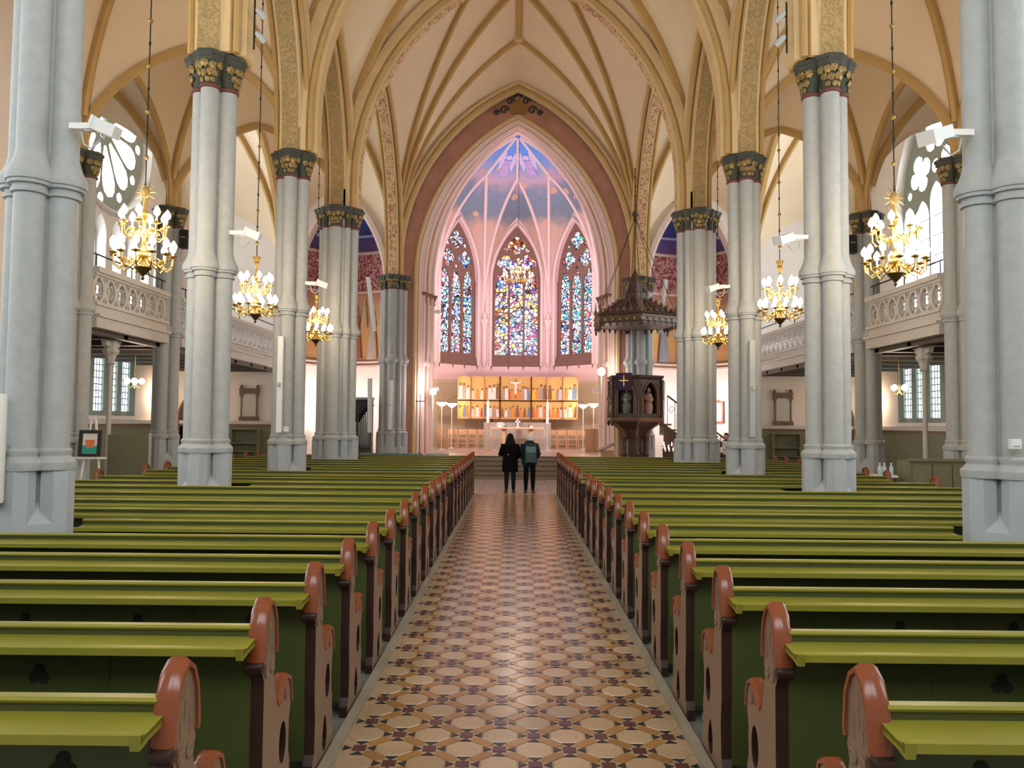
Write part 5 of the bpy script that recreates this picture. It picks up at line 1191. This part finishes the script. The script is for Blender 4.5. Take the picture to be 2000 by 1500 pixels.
def person(label, loc, rz, H, trouser, arms, feet_gap=.10):
    """local -Y is the back of the figure (figure faces +Y)"""
    t = thing('person', label, 'person', loc, rz)
    s = H / 1.68
    J = {'pelvis': (0, 0, .90 * s), 'waist': (0, -.01, 1.06 * s), 'chest': (0, -.01, 1.26 * s), 'neck': (0, .0, 1.42 * s), 'throat': (0, .02, 1.48 * s)}
    R = {'pelvis': .135 * s, 'waist': .115 * s, 'chest': .135 * s, 'neck': .055 * s, 'throat': .05 * s}
    E = [('pelvis', 'waist'), ('waist', 'chest'), ('chest', 'neck'), ('neck', 'throat')]
    for sd, nm in ((-1, 'l'), (1, 'r')):
        for n, p, r in (('hip', (sd * .09, 0, .84), .105), ('knee', (sd * feet_gap, .01, .47), .082), ('shin', (sd * feet_gap, -.01, .30), .074), ('ankle', (sd * feet_gap, -.02, .09), .054), ('toe', (sd * (feet_gap + .02), .13, .035), .034)):
            J[n + nm] = tuple(c * s for c in p); R[n + nm] = r * s
        E += [('pelvis', 'hip' + nm), ('hip' + nm, 'knee' + nm), ('knee' + nm, 'shin' + nm), ('shin' + nm, 'ankle' + nm), ('ankle' + nm, 'toe' + nm)]
        el, wr = arms[0 if sd < 0 else 1]
        for n, p, r in (('shoulder', (sd * .17, -.01, 1.36), .06), ('elbow', el, .045), ('wrist', wr, .030)): J[n + nm] = tuple(c * s for c in p); R[n + nm] = r * s
        E += [('chest', 'shoulder' + nm), ('shoulder' + nm, 'elbow' + nm), ('elbow' + nm, 'wrist' + nm)]
    b = body(t, J, E, R, trouser)
    # head with face, hands with five fingers
    hz = 1.565 * s
    hd = MB().sphere((0, .02 * s, hz), .072 * s, .088 * s, .108 * s, n=14, m=10).build('head', 'skin', t, smooth=True)
    MB().loft([[(-.012 * s, .10 * s, hz - .03 * s), (.012 * s, .10 * s, hz - .03 * s), (0, .10 * s, hz + .02 * s)], [(-.006 * s, .125 * s, hz - .028 * s), (.006 * s, .125 * s, hz - .028 * s), (0, .108 * s, hz + .01 * s)]]).build('nose', 'skin', hd)
    for sd in (-1, 1):
        MB().sphere((sd * .03 * s, .098 * s, hz + .01 * s), .010 * s, n=6, m=5).build('eye', 'hair_black', hd); MB().sphere((sd * .073 * s, .015 * s, hz - .005 * s), .010 * s, .02 * s, .03 * s, n=6, m=5).build('ear', 'skin', hd)
    MB().box(-.022 * s, .022 * s, .098 * s, .104 * s, hz - .058 * s, hz - .05 * s).build('mouth', 'robe_red', hd)
    for sd, nm in ((-1, 'l'), (1, 'r')):
        wv = Vector(J['wrist' + nm]); ev = Vector(J['elbow' + nm]); d = (wv - ev).normalized(); sdv = d.cross(Vector((sd, 0, 0)) if abs(d.x) < .8 else Vector((0, 1, 0))).normalized(); th_ = sdv.cross(d)
        h = MB().tube([wv - d * .01, wv + d * .04, wv + d * .085], [.024 * s, .032 * s, .028 * s], 8)
        for f in range(4):
            o_ = sdv * (.024 - .016 * f) * s; ln = (.065, .075, .07, .055)[f] * s
            h.tube([wv + d * .075 + o_, wv + d * (.075 + ln * .5) + o_ + th_ * .004, wv + d * (.075 + ln) + o_ + th_ * .018], .008 * s, 6)
        h.tube([wv + d * .03 + sdv * .028 * s, wv + d * .06 + sdv * .045 * s, wv + d * .09 + sdv * .045 * s], .009 * s, 6)
        h.build('hand', 'skin', t, smooth=True)
        MB().loft([[(sd * (feet_gap + .01) * s + x * s, y * s, z) for x, y in ((-.045, -.07), (.045, -.07), (.05, .10), (.02, .18), (-.02, .18), (-.05, .10))] for z in (0, .03)] + [[(sd * (feet_gap + .01) * s + x * s, y * s, .085) for x, y in ((-.038, -.06), (.038, -.06), (.04, .06), (.018, .12), (-.018, .12), (-.04, .06))]]).build('shoe', 'shoe', t, smooth=True)
    return t, J, s, hz
def coat(t, s, secs, m, name='coat'):
    """secs: (z, rx, ry, y offset)"""
    n = 24; rings = []
    for z, rx, ry, oy in secs: rings.append([(rx * s * math.cos(2 * PI * k / n) * (1 + .02 * math.sin(5 * k)), oy * s + ry * s * math.sin(2 * PI * k / n) * (1 + .02 * math.sin(3 * k)), z * s) for k in range(n)])
    return MB().loft(rings, True).build(name, m, t, smooth=True)
def sleeves(t, J, s, m, side=('l', 'r')):
    for nm in side:
        MB().tube([Vector(J['shoulder' + nm]) + Vector((0, 0, .02)), Vector(J['shoulder' + nm]) * .5 + Vector(J['elbow' + nm]) * .5, J['elbow' + nm], Vector(J['elbow' + nm]) * .15 + Vector(J['wrist' + nm]) * .85], [.085 * s, .078 * s, .066 * s, .052 * s], 10).build('sleeve', m, t, smooth=True)
PYY = 21.95
p1, J, s, hz = person('person in a long black coat standing in the aisle, hands held in front', (-.15, PYY, 0), .06, 1.63, 'jeans', (((-.28, .02, 1.10), (-.16, .20, 1.08)), ((.26, .0, 1.10), (.22, .16, .98))))
coat(p1, s, [(.60, .225, .16, 0), (.75, .23, .165, 0), (.95, .215, .155, 0), (1.10, .20, .145, 0), (1.25, .225, .15, 0), (1.36, .215, .13, 0), (1.43, .12, .10, 0), (1.47, .07, .07, .01)], 'coat_black'); sleeves(p1, J, s, 'coat_black')
coat(p1, s, [(1.34, .15, .10, -.05), (1.42, .15, .115, -.045), (1.50, .125, .115, -.02), (1.60, .098, .112, .005), (1.67, .075, .09, .012), (1.70, .02, .03, .012)], 'hair_black', 'hair')
MB().sphere((-.06, -.165, 1.06), .018, n=8, m=6).build('coat_button', 'gallery_stone', p1)
p2, J, s, hz = person('white-haired person in a dark teal jacket wearing a backpack in the aisle', (.39, PYY + .02, 0), -.05, 1.64, 'trousers', (((-.25, .02, 1.10), (-.21, .14, .95)), ((.26, .02, 1.10), (.20, .16, .98))))
coat(p2, s, [(.80, .215, .15, 0), (.92, .22, .155, 0), (1.05, .205, .15, 0), (1.20, .22, .15, 0), (1.34, .215, .135, 0), (1.42, .13, .11, -.01), (1.47, .08, .08, 0)], 'coat_teal', 'jacket'); sleeves(p2, J, s, 'coat_teal')
coat(p2, s, [(1.30, .15, .07, -.10), (1.38, .165, .09, -.09), (1.45, .13, .085, -.06), (1.49, .09, .07, -.03)], 'coat_teal', 'hood')
coat(p2, s, [(1.47, .06, .06, .0), (1.50, .082, .095, .005), (1.57, .088, .103, .008), (1.64, .08, .095, .012), (1.68, .05, .06, .015), (1.695, .01, .012, .015)], 'hair_white', 'hair')
bp = thing('backpack', 'dark teal backpack with a pale flap worn by the white-haired person', 'backpack', (.42, PYY - .27, .86), -.05)
def rbox(mb, x, y, z0, z1, r=.03): return mb.loft([[(sx_ * (x - r) + r * math.cos(a), sy_ * (y - r) + r * math.sin(a), z) for sx_, sy_, a in ((1, 1, 0), (1, 1, PI / 2), (-1, 1, PI / 2), (-1, 1, PI), (-1, -1, PI), (-1, -1, 1.5 * PI), (1, -1, 1.5 * PI), (1, -1, 2 * PI))] for z in (z0, z0 + .02, z1 - .03, z1)])
rbox(MB(), .15, .085, 0, .44).build('bag', 'pack_teal', bp, smooth=True); MB().box(-.13, .13, -.10, -.083, .27, .43).build('flap', 'pack_flap', bp); MB().tube([(-.05, 0, .44), (-.04, 0, .49), (.04, 0, .49), (.05, 0, .44)], .01, 6).build('grab_handle', 'pack_flap', bp); MB().box(-.12, .12, -.098, -.083, .06, .22).build('front_pocket', 'pack_teal', bp)
for sd in (-1, 1): MB().tube([(sd * .11, .06, .42), (sd * .13, .17, .53), (sd * .14, .30, .45), (sd * .15, .33, .25), (sd * .14, .22, .08), (sd * .12, .08, .05)], .018, 6).build('strap', 'pack_teal', bp, smooth=True)
p3, J, s, hz = person('person in dark suit and white shirt standing beyond the pulpit-side pews', (6.98, 26.2, 0), PI * .80, 1.66, 'suit_dark', (((-.27, .02, 1.10), (-.10, .24, 1.12)), ((.27, .02, 1.10), (.12, .24, 1.05))))
coat(p3, s, [(.80, .21, .145, 0), (.95, .205, .145, 0), (1.10, .19, .135, 0), (1.28, .215, .14, 0), (1.37, .20, .125, 0), (1.44, .09, .08, 0)], 'suit_dark', 'jacket'); sleeves(p3, J, s, 'suit_dark')
MB().plate([(-.06, .95), (.06, .95), (.09, 1.40), (-.09, 1.40)], [], lambda u, v, d: (u, .135 + d, v), .015).build('shirt_front', 'shirt_white', p3)
coat(p3, s, [(1.50, .075, .08, -.03), (1.58, .08, .092, -.015), (1.66, .07, .085, .0), (1.69, .02, .03, .01)], 'hair_black', 'hair')
MB().box(-.10, .10, .27, .285, 1.02, 1.20).build('held_paper', 'white_paint', p3)
